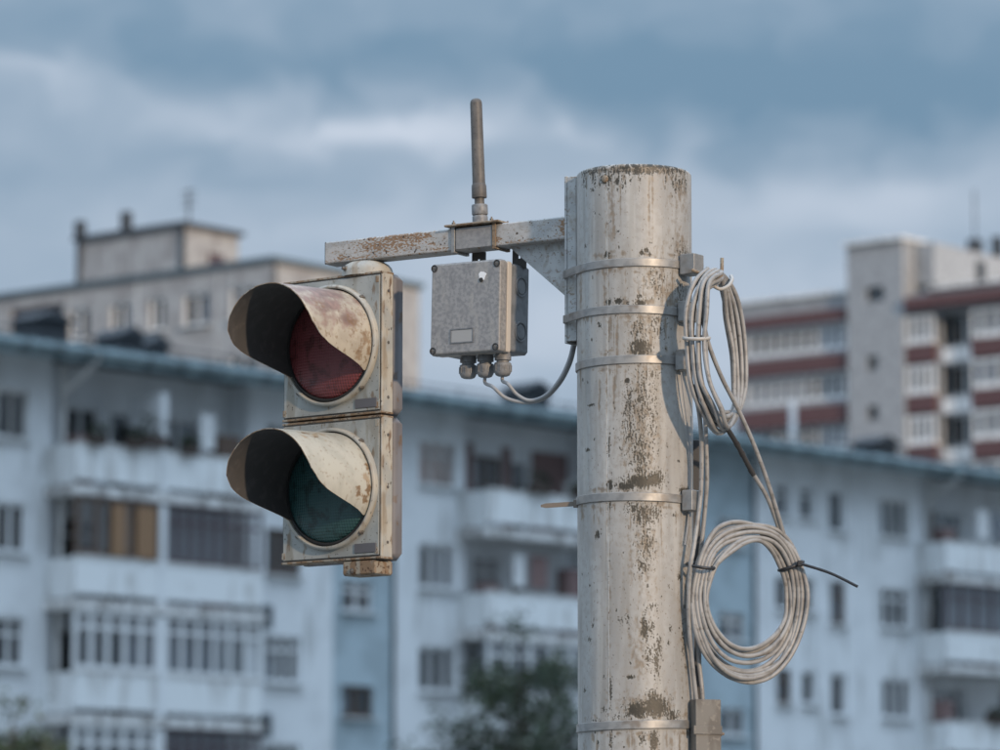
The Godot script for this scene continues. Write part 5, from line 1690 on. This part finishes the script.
# ------------------------------------------------------------------ trees
func tree(called: String, label: String, at: Vector3, height: float, spread: float, sd: int) -> void:
	var r := RandomNumberGenerator.new()
	r.seed = sd
	var t := thing(called, label, "tree", at, 0, "young trees before the white block")
	var g := Geo.new()
	var fork := height * 0.34
	g.tube(PackedVector3Array([Vector3(0, 0, 0), Vector3(0.04, fork * 0.5, 0.02), Vector3(-0.02, fork, 0), Vector3(0.03, height * 0.65, 0.04), Vector3(0, height * 0.93, 0)]), 0.11, 8, true, 0.015)
	var tips := []
	for i in 22:
		var y0 := fork * 0.9 + (height - fork) * 0.75 * i / 22.0
		var a := i * 2.4 + r.randf()
		var l := spread * (1.0 - 0.55 * absf(float(i) / 22.0 - 0.35) / 0.65) * r.randf_range(0.75, 1.1)
		var d := Vector3(cos(a), 0, sin(a))
		var p0 := Vector3(0, y0, 0)
		var p1 := p0 + d * l * 0.5 + Vector3.UP * l * 0.28
		var p2 := p0 + d * l + Vector3.UP * l * r.randf_range(0.3, 0.75)
		g.tube(spline([p0, p1, p2], 4), 0.035, 5, false, 0.006)
		for f in [0.45, 0.65, 0.85, 1.0]:
			tips.append(p0.lerp(p1, f * 2.0) if f < 0.5 else p1.lerp(p2, f * 2.0 - 1.0))
	tips.append(Vector3(0, height * 0.95, 0))
	part("trunk", g, M.bark, t)
	var v := PackedVector3Array()
	var n := PackedVector3Array()
	var c := PackedColorArray()
	for tip in tips:
		var cl := r.randf_range(0.8, 1.2)
		for k in 75:
			var off := Vector3(r.randfn(), r.randfn() * 0.8, r.randfn()) * 0.21
			var o: Vector3 = tip + off
			var d := Vector3(r.randf_range(-1, 1), r.randf_range(-0.7, 0.7), r.randf_range(-1, 1)).normalized() * r.randf_range(0.05, 0.085)
			var e := d.cross(Vector3(r.randf_range(-1, 1), r.randf_range(-1, 1), r.randf_range(-1, 1))).normalized() * d.length() * 0.55
			var nn := d.cross(e).normalized()
			if nn.y < 0:
				nn = -nn
			var q := [o - d, o + e, o + d, o - e]
			var order := [0, 1, 2, 0, 2, 3]
			if (q[1] - q[0]).cross(q[2] - q[0]).dot(nn) > 0:
				order = [0, 2, 1, 0, 3, 2]
			var col := Color(0.042 * cl * r.randf_range(0.8, 1.3), 0.060 * cl * r.randf_range(0.85, 1.2), 0.032 * cl)
			for i in order:
				v.append(q[i])
				n.append(nn)
				c.append(col)
	var a := []
	a.resize(Mesh.ARRAY_MAX)
	a[Mesh.ARRAY_VERTEX] = v
	a[Mesh.ARRAY_NORMAL] = n
	a[Mesh.ARRAY_COLOR] = c
	var m := ArrayMesh.new()
	m.add_surface_from_arrays(Mesh.PRIMITIVE_TRIANGLES, a)
	part("crown", m, M.leaf, t)

func _ready() -> void:
	rng.seed = 20240611
	# ---------- camera
	var cam := Camera3D.new()
	cam.name = "camera"
	add_child(cam)
	cam.position = EYE
	cam.rotation.x = PITCH
	var lens := CameraAttributesPhysical.new()
	lens.frustum_focal_length = 186.667
	lens.frustum_focus_distance = 7.80
	lens.frustum_near = 0.1
	lens.frustum_far = 3000.0
	lens.exposure_aperture = 7.0
	cam.attributes = lens
	cam.fov = rad_to_deg(2.0 * atan(375.0 / FPX))
	cam.near = 0.1
	cam.far = 3000.0
	cam.current = true
	# ---------- sky, exposure
	var env := Environment.new()
	env.background_mode = Environment.BG_SKY
	var sk := Sky.new()
	var sm := PanoramaSkyMaterial.new()
	sm.panorama = ImageTexture.create_from_image(sky_image())
	sk.sky_material = sm
	env.sky = sk
	env.tonemap_mode = Environment.TONE_MAPPER_LINEAR
	env.tonemap_exposure = 1.08
	env.sdfgi_enabled = true
	env.ssao_enabled = true
	env.ssil_enabled = true
	var we := WorldEnvironment.new()
	we.name = "world_environment"
	we.environment = env
	add_child(we)
	# ---------- veiled evening sun from the right, in front
	var sun := DirectionalLight3D.new()
	sun.name = "sun"
	add_child(sun)
	var az := deg_to_rad(34.0)
	var el := deg_to_rad(15.0)
	var to_sun := Vector3(sin(az) * cos(el), sin(el), cos(az) * cos(el))
	sun.look_at_from_position(to_sun * 50.0, Vector3.ZERO, Vector3.UP)
	sun.light_color = Color(1.0, 0.88, 0.745)
	sun.light_energy = 0.85
	sun.light_angular_distance = 2.0
	sun.shadow_enabled = true
	make_materials()
	# ---------- setting
	var g := Geo.new()
	g.quad(Vector3(-900, 0, 900), Vector3(900, 0, 900), Vector3(900, 0, -1100), Vector3(-900, 0, -1100), Vector3.UP)
	var gr := part("ground", g, M.ground, self)
	gr.set_meta("kind", "structure")
	g = Geo.new()
	g.box(Vector3(0, 0.003, -8.0), Vector3(60.0, 0.006, 5.0))
	var pv := part("pavement", g, M.pavement, self)
	pv.set_meta("kind", "structure")
	build_white_block()
	build_beige_block()
	build_grey_block()
	build_shade_tower()
	tree("leafy_tree", "dark green leafy tree beside the pole before the open balconies", Vector3(0.35, 0, -72), 7.0, 2.0, 7)
	tree("leafy_tree", "small dark green tree before the glazed corner balconies by the downpipe", Vector3(-8.75, 0, -72), 5.5, 1.3, 9)
	build_foreground()
